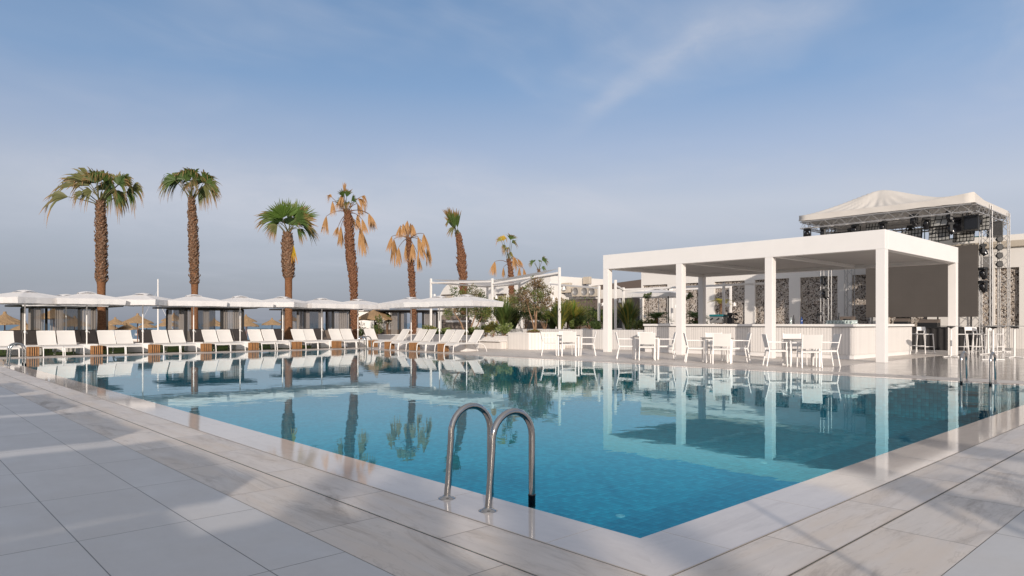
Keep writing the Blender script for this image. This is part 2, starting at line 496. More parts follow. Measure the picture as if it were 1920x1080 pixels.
def bark_mat(name, a, b, sc=(5, 5, 16)):
    m, g = new_mat(name)
    o = g.obj()
    f = g.noise(g.map(o, scale=sc), 2.2, 7, 0.65, 0.6)
    cc = g.ramp(f, [(0.28, tuple(x * 0.35 for x in a)), (0.48, a), (0.75, b)])
    nrm = g.n('ShaderNodeBump', {'Strength': 0.7, 'Distance': 0.03, 'Height': f}).outputs[0]
    out(g, pbr(g, cc, 0.9, 0, nrm, 0.15))
    return m
M['palmbark'] = bark_mat('smooth_palm_bark', (0.185, 0.085, 0.042), (0.33, 0.185, 0.10))
M['boots'] = bark_mat('palm_leaf_bases', (0.13, 0.073, 0.045), (0.43, 0.30, 0.21), (7, 7, 7))
M['boots_red'] = bark_mat('reddish_palm_leaf_bases', (0.15, 0.07, 0.04), (0.36, 0.19, 0.11), (7, 7, 7))
M['olivebark'] = bark_mat('olive_bark', (0.26, 0.16, 0.10), (0.42, 0.29, 0.19), (9, 9, 3))
M['frond'] = leafy('green_fan_leaf', (0.075, 0.125, 0.03), (0.30, 0.175, 0.07), 0.3)
M['frond_fresh'] = leafy('fresh_fan_leaf', (0.105, 0.185, 0.03), (0.16, 0.20, 0.055), 0.4)
M['frond_brown'] = leafy('browning_fan_leaf', (0.13, 0.135, 0.045), (0.36, 0.21, 0.10), 0.3)
M['frond_dry'] = leafy('dry_fan_leaf', (0.42, 0.235, 0.095), (0.48, 0.28, 0.13), 0.25, 0.7, 0.3)
M['frond_yellow'] = leafy('yellow_fan_leaf', (0.50, 0.34, 0.03), (0.55, 0.26, 0.04), 0.35)
M['frond_half'] = leafy('half_dry_fan_leaf', (0.30, 0.26, 0.05), (0.50, 0.25, 0.10), 0.3)
M['petiole'] = plain('leaf_stalk', (0.10, 0.09, 0.03), 0.5, amt=0.3)
M['petiole_dry'] = plain('dry_leaf_stalk', (0.16, 0.085, 0.05), 0.7, amt=0.3)
M['leaf_green'] = leafy('mid_green_leaf', (0.135, 0.17, 0.045), None, 0.3)
M['leaf_dark'] = leafy('dark_green_leaf', (0.065, 0.10, 0.03), None, 0.25)
M['leaf_pale'] = leafy('variegated_leaf', (0.24, 0.29, 0.10), None, 0.3, 0.5, 0.6, 12.0)
M['leaf_yellow'] = leafy('yellow_green_leaf', (0.30, 0.27, 0.055), None, 0.35)
M['leaf_olive'] = leafy('silvery_olive_leaf', (0.21, 0.185, 0.105), None, 0.25, 0.6, 0.4)
M['leaf_rust'] = leafy('rust_coloured_leaf', (0.22, 0.145, 0.075), None, 0.3)
def flower_mat():
    return leafy('white_petals', (0.7, 0.66, 0.6), None, 0.3)
M['petal'] = flower_mat()
def screen_mat():
    m, g = new_mat('led_screen_face')
    o = g.obj()
    x, y, z = g.sep(o)
    def line(v, p, w):
        fr = g.m('FRACT', g.m('DIVIDE', v, p))
        return g.rng(g.m('MULTIPLY', g.m('MINIMUM', fr, g.m('SUBTRACT', 1.0, fr)), p), w * 0.3, w, 1, 0)
    li = g.m('MAXIMUM', line(y, 0.5, 0.004), line(z, 0.5, 0.004))
    cc = g.mix(g.noise(o, 0.7, 5), (0.074, 0.065, 0.058), (0.102, 0.090, 0.081))
    cc = g.mix(g.m('MULTIPLY', li, 0.35), cc, (0.05, 0.04, 0.035))
    out(g, pbr(g, cc, 0.6, 0, None, 0.3))
    return m
M['screen'] = screen_mat()
# ------------------------------------------------------------------ ground, pool, paving
PW, PL = 13.0, 25.5
DEEP = 0.8
def flat(name, rects, z, m, kind='structure'):
    b = MB()
    for (x0, y0, x1, y1) in rects:
        b.add([(x0, y0, z), (x1, y0, z), (x1, y1, z), (x0, y1, z)], [(0, 1, 2, 3)])
    o = b.build(name, m); o['kind'] = kind
    return o
def ring_piece(b, d0, d1, side, z):
    x0, y0, x1, y1 = -d0, -d0, PW + d0, PL + d0
    X0, Y0, X1, Y1 = -d1, -d1, PW + d1, PL + d1
    q = {'left': [(X0, Y0), (x0, y0), (x0, y1), (X0, Y1)], 'right': [(x1, y0), (X1, Y0), (X1, Y1), (x1, y1)],
         'near': [(X0, Y0), (X1, Y0), (x1, y0), (x0, y0)], 'far': [(x0, y1), (x1, y1), (X1, Y1), (X0, Y1)]}[side]
    b.add([(p[0], p[1], z) for p in q], [(0, 1, 2, 3)])

sand = plain('dry_ground', (0.30, 0.25, 0.19), 0.95, amt=0.3, scale=0.15, bump=0.3, bscale=6)
def sea_mat():
    m, g = new_mat('sea_surface')
    o = g.obj()
    nrm = g.n('ShaderNodeBump', {'Strength': 0.5, 'Distance': 0.3, 'Height': g.noise(g.map(o, scale=(1, 1, 1)), 0.5, 6, 0.6)}).outputs[0]
    cc = g.mix(g.noise(g.map(o, rot=(0, 0, ANG), scale=(0.002, 0.02, 1)), 1.0, 5), (0.075, 0.15, 0.205), (0.10, 0.185, 0.245))
    out(g, pbr(g, cc, 0.35, 0, nrm, 0.3))
    return m
flat('ground', [(-6000, -6000, 6000, 6000)], -3.2, sand)
b = MB()
b.add([(-160, 43, -0.35), (160, 43, -0.35), (160, 70, -0.9), (-160, 70, -0.9), (160, 135, -2.2), (-160, 135, -2.2)], [(0, 1, 2, 3), (3, 2, 4, 5)])
struct(b.build('beach', plain('beach_sand', (0.40, 0.33, 0.25), 0.95, amt=0.2, scale=1.0, bump=0.4, bscale=8)))
flat('sea', [(-7000, 92, 7000, 9000)], -1.45, sea_mat())

def tile_mat():
    """small blue-green mosaic lining"""
    m, g = new_mat('pool_mosaic')
    o = g.obj()
    x, y, z = g.sep(o)
    S = 0.075
    def ed(v):
        fr = g.m('FRACT', g.m('DIVIDE', v, S))
        return g.m('MULTIPLY', g.m('MINIMUM', fr, g.m('SUBTRACT', 1.0, fr)), S)
    d = g.m('MINIMUM', g.m('MINIMUM', ed(g.m('ADD', x, 0.011)), ed(g.m('ADD', y, 0.013))), ed(g.m('ADD', z, 0.017)))
    cell = g.n('ShaderNodeVectorMath', {0: o, 1: (S, S, S)}, operation='SNAP').outputs[0]
    w = g.n('ShaderNodeTexWhiteNoise', {'Vector': cell}, noise_dimensions='3D').outputs['Value']
    big = g.noise(o, 0.35, 3)
    cc = g.ramp(w, [(0.0, (0.003, 0.138, 0.215)), (0.5, (0.004, 0.194, 0.29)), (1.0, (0.008, 0.26, 0.365))])
    cc = g.mix(g.rng(d, 0.003, 0.009, 0.55, 0, True), cc, (0.002, 0.075, 0.125))
    cc = g.n('ShaderNodeVectorMath', {0: cc, 'Scale': g.rng(big, 0.3, 0.7, 0.9, 1.1)}, operation='SCALE').outputs[0]
    out(g, pbr(g, cc, 0.5, 0, None, 0.2))
    return m
b = MB()
b.add([(0, 0, -DEEP), (PW, 0, -DEEP), (PW, PL, -DEEP), (0, PL, -DEEP)], [(0, 1, 2, 3)])
zt = 0.0015
b.add([(0, 0, -DEEP), (0, 0, zt), (0, PL, zt), (0, PL, -DEEP)], [(0, 1, 2, 3)])
b.add([(PW, 0, -DEEP), (PW, PL, -DEEP), (PW, PL, zt), (PW, 0, zt)], [(0, 1, 2, 3)])
b.add([(0, 0, -DEEP), (PW, 0, -DEEP), (PW, 0, zt), (0, 0, zt)], [(0, 1, 2, 3)])
b.add([(0, PL, -DEEP), (0, PL, zt), (PW, PL, zt), (PW, PL, -DEEP)], [(0, 1, 2, 3)])
struct(b.build('pool_basin', tile_mat()))

cop = dict(jc=(0.30, 0.26, 0.22), jw=0.003, rough=0.055, vary=0.03, streak=0.08, stain=0.2, spec=0.42)
m_cx = paving('coping_marble', (0.555, 0.505, 0.47), 1.15, 50, 0.2, -20, along='x', **cop)
m_cy = paving('coping_marble_turned', (0.555, 0.505, 0.47), 50, 1.15, -20, 0.3, along='y', **cop)
st2 = dict(jc=(0.16, 0.13, 0.11), jw=0.004, rough=0.42, vary=0.10, streak=0.18, stain=0.7, spec=0.4, warmth=(0.55, 0.475, 0.405))
m_sx = paving('beige_stone', (0.56, 0.51, 0.47), 1.15, 50, 0.55, -20, along='x', **st2)
m_sy = paving('beige_stone_turned', (0.56, 0.51, 0.47), 50, 1.15, -20, 0.75, along='y', **st2)
st3 = dict(st2); st3['stain'] = 0.85
m_s3x = paving('beige_stone_outer', (0.53, 0.485, 0.445), 1.15, 50, 0.05, -20, along='x', **st3)
m_s3y = paving('beige_stone_outer_turned', (0.53, 0.485, 0.445), 50, 1.15, -20, 0.2, along='y', **st3)
b = MB(); c = MB()
for sd in ('near', 'far'): ring_piece(b, 0.0, 0.45, sd, 0.002)
for sd in ('left', 'right'): ring_piece(c, 0.0, 0.45, sd, 0.002)
struct(b.build('coping_short_sides', m_cx)); struct(c.build('coping_long_sides', m_cy))
b = MB(); c = MB()
for sd in ('near', 'far'): ring_piece(b, 0.458, 0.827, sd, 0.004)
for sd in ('left', 'right'): ring_piece(c, 0.458, 0.827, sd, 0.004)
struct(b.build('stone_border_short_sides', m_sx)); struct(c.build('stone_border_long_sides', m_sy))
b = MB(); c = MB()
for sd in ('near', 'far'): ring_piece(b, 0.837, 1.32, sd, 0.004)
for sd in ('left', 'right'): ring_piece(c, 0.837, 1.32, sd, 0.004)
struct(b.build('outer_border_short_sides', m_s3x)); struct(c.build('outer_border_long_sides', m_s3y))
b = MB()
for sd in ('near', 'far', 'left', 'right'):
    ring_piece(b, 0.44, 0.47, sd, -0.022); ring_piece(b, 0.81, 0.855, sd, -0.03)
struct(b.build('drain_channel', plain('drain_slot', (0.16, 0.12, 0.09), 0.6, amt=0.3)))
# lips of the two slots: a thin warm metal strip either side
b = MB()
for d0, d1 in ((0.45, 0.4585), (0.8265, 0.829), (0.835, 0.8375)):
    for sd in ('near', 'far', 'left', 'right'):
        ring_piece(b, d0, d1, sd, 0.0065)
struct(b.build('drain_edge_strip', plain('slot_edge_metal', (0.42, 0.35, 0.28), 0.6, 0.0)))

DL, DN, DR, DF = -30.0, -30.0, 48.0, 27.95       # paved area
o1 = 1.3235
grey = dict(jw=0.0045, jc=(0.13, 0.125, 0.12), vary=0.025, streak=0.05)
m_deck = paving('grey_porcelain', (0.475, 0.46, 0.45), 0.58, 1.155, -1.32 - 0.41, 2.06, rough=0.36, along='y', spec=0.42, **grey)
m_deck2 = paving('grey_porcelain_turned', (0.475, 0.46, 0.445), 1.155, 0.58, 0.4, -1.32 - 0.41, rough=0.36, along='x', spec=0.42, **grey)
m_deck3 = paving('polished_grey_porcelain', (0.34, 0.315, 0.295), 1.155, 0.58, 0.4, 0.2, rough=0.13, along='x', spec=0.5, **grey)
m_deck4 = paving('poolside_porcelain', (0.57, 0.52, 0.475), 1.155, 0.58, 0.4, 0.2, rough=0.42, along='x', spec=0.15, **grey)
flat('paving_left', [(DL, -o1, -o1, DF)], 0.004, m_deck)
flat('paving_near', [(DL, DN, DR, -o1)], 0.004, m_deck2)
flat('paving_right', [(PW + o1, 5.6, DR, 46)], 0.004, m_deck4)
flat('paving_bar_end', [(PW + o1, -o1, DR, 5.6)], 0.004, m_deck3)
flat('paving_far', [(-o1, PL + o1, PW + o1, DF)], 0.004, m_deck4)

def lawn_mat():
    m, g = new_mat('mown_lawn')
    o = g.obj()
    f = g.noise(o, 40, 5, 0.7)
    cc = g.mix(f, (0.02, 0.05, 0.008), (0.085, 0.13, 0.022))
    cc = g.mix(g.rng(g.noise(o, 0.8, 3), 0.4, 0.7), cc, (0.09, 0.10, 0.03))
    out(g, pbr(g, cc, 0.9, 0, g.n('ShaderNodeBump', {'Strength': 1.0, 'Distance': 0.04, 'Height': f}).outputs[0], 0.1))
    return m
flat('lawn', [(-60, DF, PW + o1, 46)], -0.01, lawn_mat())

def water_mat():
    m, g = new_mat('pool_water')
    o = g.obj()
    a = g.noise(g.map(o, rot=(0, 0, 0.5), scale=(1.0, 1.15, 1)), 2.1, 2, 0.5, 0.3)
    b_ = g.noise(g.map(o, loc=(3, 1, 0), rot=(0, 0, -0.3)), 7.5, 2, 0.5)
    # calmer near the edge, patches of light breeze further out
    patch = g.rng(g.noise(o, 0.16, 2), 0.35, 0.65, 0.55, 1.25)
    h = g.m('MULTIPLY', g.m('ADD', a, g.m('MULTIPLY', b_, 0.16)), patch)
    nrm = g.n('ShaderNodeBump', {'Strength': 1.0, 'Distance': 0.0017, 'Height': h}).outputs[0]
    # Schlick's curve for water, the same from either side of the sheet
    inc = g.n('ShaderNodeNewGeometry').outputs['Incoming']
    cs = g.m('ABSOLUTE', g.n('ShaderNodeVectorMath', {0: nrm, 1: inc}, operation='DOT_PRODUCT').outputs['Value'])
    fr = g.m('ADD', 0.02, g.m('MULTIPLY', 0.98, g.m('POWER', g.m('MAXIMUM', g.m('SUBTRACT', 1.0, cs), 0.0), 5.0)))
    tint = g.mix(g.rng(fr, 0.2, 0.85, 0, 1, True), (0.15, 0.77, 0.96), (1, 1, 1))
    gl = g.n('ShaderNodeBsdfGlossy', {'Color': tint, 'Roughness': 0.012, 'Normal': nrm}).outputs[0]
    tr = g.n('ShaderNodeBsdfTransparent', {'Color': (0.90, 0.985, 0.99, 1)}).outputs[0]
    out(g, g.n('ShaderNodeMixShader', {0: fr, 1: tr, 2: gl}).outputs[0])
    return m
flat('pool_water', [(-0.02, -0.02, PW + 0.02, PL + 0.02)], 0.0, water_mat())
# floor inlets seen as small pale discs
inlet = None
for px, py in ((1163, 968), (1432, 868)):
    Y = FPX * (EYE + DEEP) / (py - HOR); x, y = at(px, Y)
    b = MB()
    b.lathe([(0.05, 0.0), (0.05, 0.008), (0.038, 0.012), (0.036, 0.006), (0.014, 0.006), (0.012, 0.011), (0.0, 0.012)], 18)
    o = b.build('floor_inlet', plain('inlet_plastic', (0.10, 0.30, 0.36), 0.5), None, (x, y, -DEEP))
    tag(o, 'pale round water inlet on the pool floor ' + ('near the front corner of the pool' if px < 1300 else 'under the reflection of the bar roof'), 'pool inlet', 'inlets on the pool floor')

# ------------------------------------------------------------------ steel ladder rails
def rails(name_label, origin, rotz, spacing):
    """origin: pool edge, local +x points into the pool"""
    t = thing('pool_ladder', (origin[0], origin[1], 0.0), rotz, name_label, 'pool ladder', 'steel ladders round the pool')
    for s in (-spacing / 2, spacing / 2):
        b = MB()
        top = 0.44
        r = 0.178
        path = [Vector((-0.25, s, -0.005)), Vector((-0.235, s, 0.12)), Vector((-0.222, s, 0.28)), Vector((-0.212, s, top - 0.03))]
        cx = -0.212 + r
        path += [Vector((cx - r * math.cos(a), s, top + r * math.sin(a))) for a in [math.pi * k / 14 for k in range(15)]]
        xe = cx + r
        path += [Vector((xe, s, 0.2)), Vector((xe, s, 0.0)), Vector((xe, s, -0.45))]
        b.tube(path, 0.0225, 14)
        hr = b.build('handrail', M['steel'], t)
        f = MB()
        f.lathe([(0.062, -0.004), (0.062, 0.004), (0.05, 0.010), (0.03, 0.016), (0.026, 0.024)], 20, (-0.25, s, 0))
        f.build('flange', M['steel'], hr)
        f = MB()
        f.lathe([(0.0232, -0.08), (0.0245, -0.08), (0.0245, 0.03), (0.0262, 0.032), (0.0262, 0.042), (0.0228, 0.044)], 16, (xe, s, 0))
        f.build('sleeve', M['blackgloss'], hr)
    for z in (-0.16, -0.38):
        b = MB(); b.box((xe + 0.0, 0, z), (0.08, spacing - 0.046, 0.02), None, 0, 0.004); b.build('step', M['steel'], t)
    return t
rails('curved steel pool ladder handrails in the foreground, on the near left edge of the pool', (0, 3.565 + CAMY), 0, 0.43)
rails('small curved steel ladder rails at the far left corner of the pool', (0, 24.35 + CAMY), 0, 0.48)
rails('small curved steel ladder rails at the far corner before the sunbeds', (PW, 27.05 + CAMY), math.pi, 0.42)
rails('dark steel ladder rails at the right end of the pool, before the bar stools', (PW, 3.8 + CAMY), math.pi, 0.49)
# ------------------------------------------------------------------ sun loungers (foot at the origin, head towards +y)
def make_lounger(name, fabric, frame, W=0.64):
    t = thing(name, (0, 0, 0), 0, '', 'sun lounger')
    hw = W / 2 - 0.02
    b = MB()
    for s in (-1, 1):
        rail = [(s * hw, 0.13, 0.335), (s * hw, 0.4, 0.35), (s * hw, 0.9, 0.352), (s * hw, 1.5, 0.335)]
        b.tube(rail, 0.019, 8)
    for y, z in ((0.13, 0.335), (0.8, 0.345), (1.25, 0.345), (1.5, 0.335)):
        b.tube([(-hw, y, z), (hw, y, z)], 0.015, 6)
    b.build('frame', frame, t)
    for s in (-1, 1):
        b = MB()
        b.tube([(s * hw, 0.13, 0.335), (s * hw, 0.07, 0.318), (s * hw, 0.035, 0.27), (s * hw, 0.015, 0.15), (s * hw, 0.0, 0.0)], [0.019, 0.021, 0.021, 0.019, 0.017], 8)
        b.build('leg', frame, t)
        b = MB()
        b.tube([(s * hw, 1.5, 0.335), (s * hw, 1.64, 0.30), (s * hw, 1.74, 0.2), (s * hw, 1.80, 0.09), (s * hw, 1.83, 0.0)], [0.019, 0.02, 0.02, 0.019, 0.017], 8)
        b.build('leg', frame, t)
    b = MB()
    def seat(u, v):
        y = 0.04 + v * 1.24
        z = 0.372 - 0.05 * max(0, (0.18 - y) / 0.14) ** 2 - 0.014 * math.sin(math.pi * u)
        return (-W / 2 + u * W, y, z)
    b.grid(seat, 6, 14)
    b.grid(lambda u, v: tuple(Vector(seat(1 - u, v)) - Vector((0, 0, 0.032))), 6, 14)
    for s in (0.0, 1.0):
        pts = [seat(s, v / 14) for v in range(15)]
        vs = pts + [(p[0], p[1], p[2] - 0.032) for p in pts]
        b.add(vs, [(i, i + 1, 16 + i, 15 + i) if s == 0 else (i + 1, i, 15 + i, 16 + i) for i in range(14)])
    p0, p1 = seat(0, 0), seat(1, 0)
    b.add([p0, p1, (p1[0], p1[1], p1[2] - 0.032), (p0[0], p0[1], p0[2] - 0.032)], [(0, 3, 2, 1)])
    b.build('seat', fabric, t)
    k = MB()
    a, c = Vector((0, 1.27, 0.375)), Vector((0, 1.665, 0.905))
    d = (c - a); up = Vector((0, -d.z, d.y)).normalized()
    def back(u, v, off=0.0):
        p = a + d * v + up * (off - 0.016 * math.sin(math.pi * u) - 0.02 * math.sin(math.pi * v))
        return ((-W / 2 + u * W) * 0.93, p.y, p.z)
    k.grid(lambda u, v: back(u, v, 0.016), 6, 8)
    k.grid(lambda u, v: back(1 - u, v, -0.016), 6, 8)
    for s in (0.0, 1.0):
        pts = [back(s, v / 8, 0.016) for v in range(9)]; p2 = [back(s, v / 8, -0.016) for v in range(9)]
        k.add(pts + p2, [(i, i + 1, 10 + i, 9 + i) for i in range(8)])
    pts = [back(u / 6, 1, 0.016) for u in range(7)]; p2 = [back(u / 6, 1, -0.016) for u in range(7)]
    k.add(pts + p2, [(i, i + 1, 8 + i, 7 + i) for i in range(6)])
    bk = k.build('backrest', fabric, t)
    b = MB()
    for s in (-1, 1):
        x = s * (W * 0.465 - 0.012)
        b.tube([(x, 1.25, 0.352), (x, 1.272, 0.376), tuple(a + d * 0.5 + Vector((x, 0, 0)) - up * 0.012), tuple(a + d + Vector((x, 0, 0)))], 0.014, 6)
    b.tube([(-W * 0.465 + 0.012, c.y, c.z), (W * 0.465 - 0.012, c.y, c.z)], 0.014, 6)
    q = a + d * 0.62
    for s in (-1, 1):
        b.tube([(s * 0.2, q.y, q.z - 0.02), (s * 0.2, 1.52, 0.335)], 0.009, 6)
    b.build('back_frame', frame, bk)
    return t
lounger = make_lounger('sun_lounger', M['lounger'], M['white'])
lounger['group'] = 'white sun loungers round the pool'
ORD = ['first', 'second', 'third', 'fourth', 'fifth', 'sixth', 'seventh', 'eighth', 'ninth']
UF = 29.62                                   # how far off the row's foot line runs
n_l = 0
nearby = ['cut by the left picture edge', 'before the leftmost cabana', 'right of the tallest palm', 'left of the second tall palm',
          'right of the second tall palm', 'left of the short bushy palm', 'just right of the short bushy palm', 'left of the spiky dry-fronded palm']
rj = random.Random(3)
for k in range(8):
    v0 = 2.58 + 2.0 * k
    for j, sd in enumerate(('left', 'right')):
        x, y = PV(v0 + 0.32 + 0.66 * j, UF)
        place(lounger, n_l == 0, (x + rj.uniform(-.015, .015), y + rj.uniform(-.07, .07)), R_(rj.uniform(-1.6, 1.6)),
              'white mesh sun lounger, %s one of its pair %s' % (sd, nearby[k]))
        n_l += 1
x, y = PV(18.92, UF + 0.05)
place(lounger, False, (x, y), R_(-1), 'single white sun lounger seen through the small ladder rails at the far pool corner')
VF = 17.28                                    # the second row, along the other side of the pool
right_row = [(20.1 + 2.344 - 0.0, 'nearest of the right-hand row, its whole long side in view'),
             (23.70, 'near one of the middle pair under the touching parasols'), (24.40, 'far one of the middle pair under the touching parasols'),
             (25.80, 'near one of the pair behind the middle orange stool'), (26.48, 'far one of the pair behind the middle orange stool'),
             (27.95, 'last of the row, mostly hidden behind the others')]
for u, lab in right_row:
    x, y = PV(VF + rj.uniform(-.04, .04), u)
    place(lounger, False, (x, y), -math.pi / 2 + R_(rj.uniform(-1.2, 1.2)), 'white sun lounger facing left, ' + lab)

dark_l = make_lounger('brown_lounger', M['brownmesh'], M['dark'], 0.66)
dark_l['group'] = 'brown loungers behind the white row'
n_d = 0
spots = ['behind the first orange stool at far left', 'behind the parasol pole before the leftmost cabana', 'below the row of straw parasols',
         'behind the pole of the parasol before the second cabana', 'right of the second cabana, behind a white pole', 'behind the pole by the short bushy palm', 'behind the white pole before the third cabana']
for k in range(7):
    for j, dv in enumerate((-0.36, 0.36)):
        x, y = PV((4.25 + 2.0 * k) * 33.4 / 31.2 + dv + rj.uniform(-.08, .08), 33.1)
        place(dark_l, n_d == 0, (x, y), R_(rj.uniform(-5, 5)), 'dark brown lounger, %s, %s of two' % (spots[k], 'left' if j == 0 else 'right'))
        n_d += 1

# orange slatted stool tables
def make_stool():
    t = thing('slatted_side_table', (0, 0, 0), 0, '', 'side table', 'orange slatted side tables between loungers')
    b = MB()
    n = 5; w = 0.34; h = 0.35
    for side in range(4):
        Rm = Matrix.Rotation(side * math.pi / 2, 3, 'Z')
        for i in range(n):
            x = -w / 2 + (i + 0.5) * w / n
            b.box(Rm @ Vector((x, -w / 2, h / 2 + 0.012)), (w / n - 0.032, 0.018, h - 0.024), Rm, 0, 0.003)
    b.build('slatted_side', M['wood'], t)
    b = MB()
    for i in range(n):
        b.box((-w / 2 + (i + 0.5) * w / n, 0, h - 0.004), (w / n - 0.012, w - 0.03, 0.018), None, 0, 0.003)
    b.build('table_top', M['wood'], t)
    b = MB(); b.box((0, 0, h / 2), (w - 0.06, w - 0.06, h - 0.05))
    b.build('shade_core', M['dark'], t)  # dark inner box: shade behind the slat gaps put into colour
    return t
stool = make_stool()
slab = ['first orange slatted stool at far left, behind the corner ladder', 'orange slatted stool below the parasol before the leftmost cabana', 'orange slatted stool right of the tallest palm, beside a white box',
        'orange slatted stool before the second cabana', 'orange slatted stool right of the second cabana', 'orange slatted stool just right of the short bushy palm', 'orange slatted stool before the third cabana',
        'orange slatted stool seen through the small ladder rails at the far pool corner']
for k in range(8):
    x, y = PV(4.29 + 2.0 * k, UF + 0.22)
    place(stool, k == 0, (x, y), R_(rj.uniform(-3, 3)), slab[k])
for u, lab in ((23.05, 'orange slatted stool at the foot of the nearest lounger of the right-hand row'), (25.12, 'middle orange slatted stool of the right-hand lounger row'), (27.1, 'orange slatted stool just right of the small corner ladder')):
    x, y = PV(VF + 0.2, u)
    place(stool, False, (x, y), R_(rj.uniform(-3, 3)), lab)

# ------------------------------------------------------------------ white parasols
def make_parasol(S=2.3, base=True):
    t = thing('parasol', (0, 0, 0), 0, '', 'parasol', 'white square parasols round the pool')
    zb, ze, za = 1.90, 2.13, 2.40
    if base:
        b = MB(); b.box((0, 0, 0.185), (0.62, 0.9, 0.37), None, 0, 0.012)
        b.build('base_box', M['white'], t)
    b = MB(); b.tube([(0, 0, 0), (0, 0, 2.42)], 0.024, 10)
    b.lathe([(0.026, 0.82), (0.04, 0.83), (0.04, 0.9), (0.026, 0.91)], 10)
    pole = b.build('pole', M['white'], t)
    b = MB(); b.tube([(0.03, 0, 0.865), (0.075, 0, 0.865), (0.085, 0, 0.84), (0.085, 0, 0.80)], 0.008, 6); b.build('crank', M['white'], pole)
    n = 16  # per side
    def rim(i):
        s, f = divmod(i, n); f /= n
        h = S / 2
        return [(-h + f * S, -h), (h, -h + f * S), (h - f * S, h), (-h, h - f * S)][s % 4]
    N = 4 * n
    def surf(i, r):
        x, y = rim(i % N)
        f = (i % n) / n
        # ribs at corners and at side middles: the cloth sags a little between them
        rib = abs(math.sin(2 * math.pi * f))
        z = za + (ze - za) * r - 0.014 * rib * r * (1.15 - r) * 2.2 - 0.008 * rib * r
        k = 1.0 - 0.018 * rib * r
        return (x * r * k, y * r * k, z)
    b = MB()
    rows = [0.16, 0.35, 0.55, 0.75, 0.9, 1.0]
    vs = [surf(i, r) for r in rows for i in range(N)]
    fs = [(a * N + i, a * N + (i + 1) % N, (a + 1) * N + (i + 1) % N, (a + 1) * N + i) for a in range(len(rows) - 1) for i in range(N)]
    b.add(vs, fs, 0, True)
    rv = random.Random(5)
    val = []
    for lev in range(3):
        for i in range(N):
            x, y, z = surf(i, 1.0)
            f = (i % n) / n
            w = 1 + 0.0035 * lev * math.sin(i * 2.3) - 0.012 * lev
            val.append((x * w, y * w, z - (z - zb) * lev / 2 + (0.012 * abs(math.sin(2 * math.pi * f)) if lev == 2 else 0)))
    b.add(val, [(a * N + i, a * N + (i + 1) % N, (a + 1) * N + (i + 1) % N, (a + 1) * N + i) for a in range(2) for i in range(N)], 0, False)
    can = b.build('canopy', M['canopy'], t)
    b = MB()   # raised vent with a bowed edge on each side
    h = 0.30; m_ = 8
    ring = []
    for i in range(4 * m_):
        s, f = divmod(i, m_); f /= m_
        p = [(-h + f * 2 * h, -h), (h, -h + f * 2 * h), (h - f * 2 * h, h), (-h, h - f * 2 * h)][s]
        ring.append((p[0], p[1], za - 0.075 + 0.06 * math.sin(math.pi * f) ** 0.8))
    ring2 = [(p[0] * 0.55, p[1] * 0.55, za + 0.012 + 0.006 * math.sin(math.pi * (i % m_) / m_)) for i, p in enumerate(ring)]
    NN = 4 * m_
    vs = ring + ring2 + [(0, 0, za + 0.04)]
    fs = [(i, (i + 1) % NN, NN + (i + 1) % NN, NN + i) for i in range(NN)] + [(NN + i, NN + (i + 1) % NN, 2 * NN) for i in range(NN)]
    b.add(vs, fs, 0, True)
    b.build('vent', M['canopy'], can)
    b = MB()
    for i in range(8):
        x, y = [(-1, -1), (0, -1), (1, -1), (1, 0), (1, 1), (0, 1), (-1, 1), (-1, 0)][i]
        b.tube([(x * 0.05, y * 0.05, za - 0.05), (x * S / 2 * 0.985, y * S / 2 * 0.985, ze - 0.022)], 0.009, 5)
    for i in range(4):
        x, y = [(-1, -1), (1, -1), (1, 1), (-1, 1)][i]
        b.tube([(x * 0.02, y * 0.02, 1.95), (x * S / 4, y * S / 4, (za + ze) / 2 - 0.06)], 0.007, 5)
    b.build('ribs', M['white'], t)
    return t
par = make_parasol()
plab = ['white parasol at the far left with one corner turned to the viewer', 'white parasol level over the leftmost dark cabana', 'white parasol turned corner-on between the two tallest palms',
        'white parasol in front of the second tall palm and second cabana', 'white parasol at the right end of the second cabana', 'white parasol beside the short bushy palm, one corner turned forward',
        'white parasol over the left half of the third cabana', 'white parasol ending the left-hand row, beside the red-barked palm']
prot = [30, -2, 46, -9, -6, 38, 2, 16]
for k in range(8):
    x, y = PV(4.24 + 2.0 * k, 31.2)
    place(par, k == 0, (x, y, rj.uniform(-.02, .03)), R_(prot[k]), plab[k])
x, y = PV(2.24, 31.2)
place(par, False, (x, y), R_(40), 'white parasol cut off by the left picture edge')
x, y = PV(6.1, 34.3)
place(par, False, (x, y), R_(20), 'white parasol half hidden behind the two parasols at the left end')
for px, rot, lab in ((875, 14, 'nearest white parasol of the right-hand row, beside the low planter'), (824, 20, 'middle white parasol of the right-hand row, mostly hidden'), (771, 0, 'farthest white parasol of the right-hand row, before the dry-fronded palm')):
    u = on_v(px, 18.76)
    x, y = PV(18.76, u)
    place(par, False, (x, y), -math.pi / 2 + R_(rot), lab)

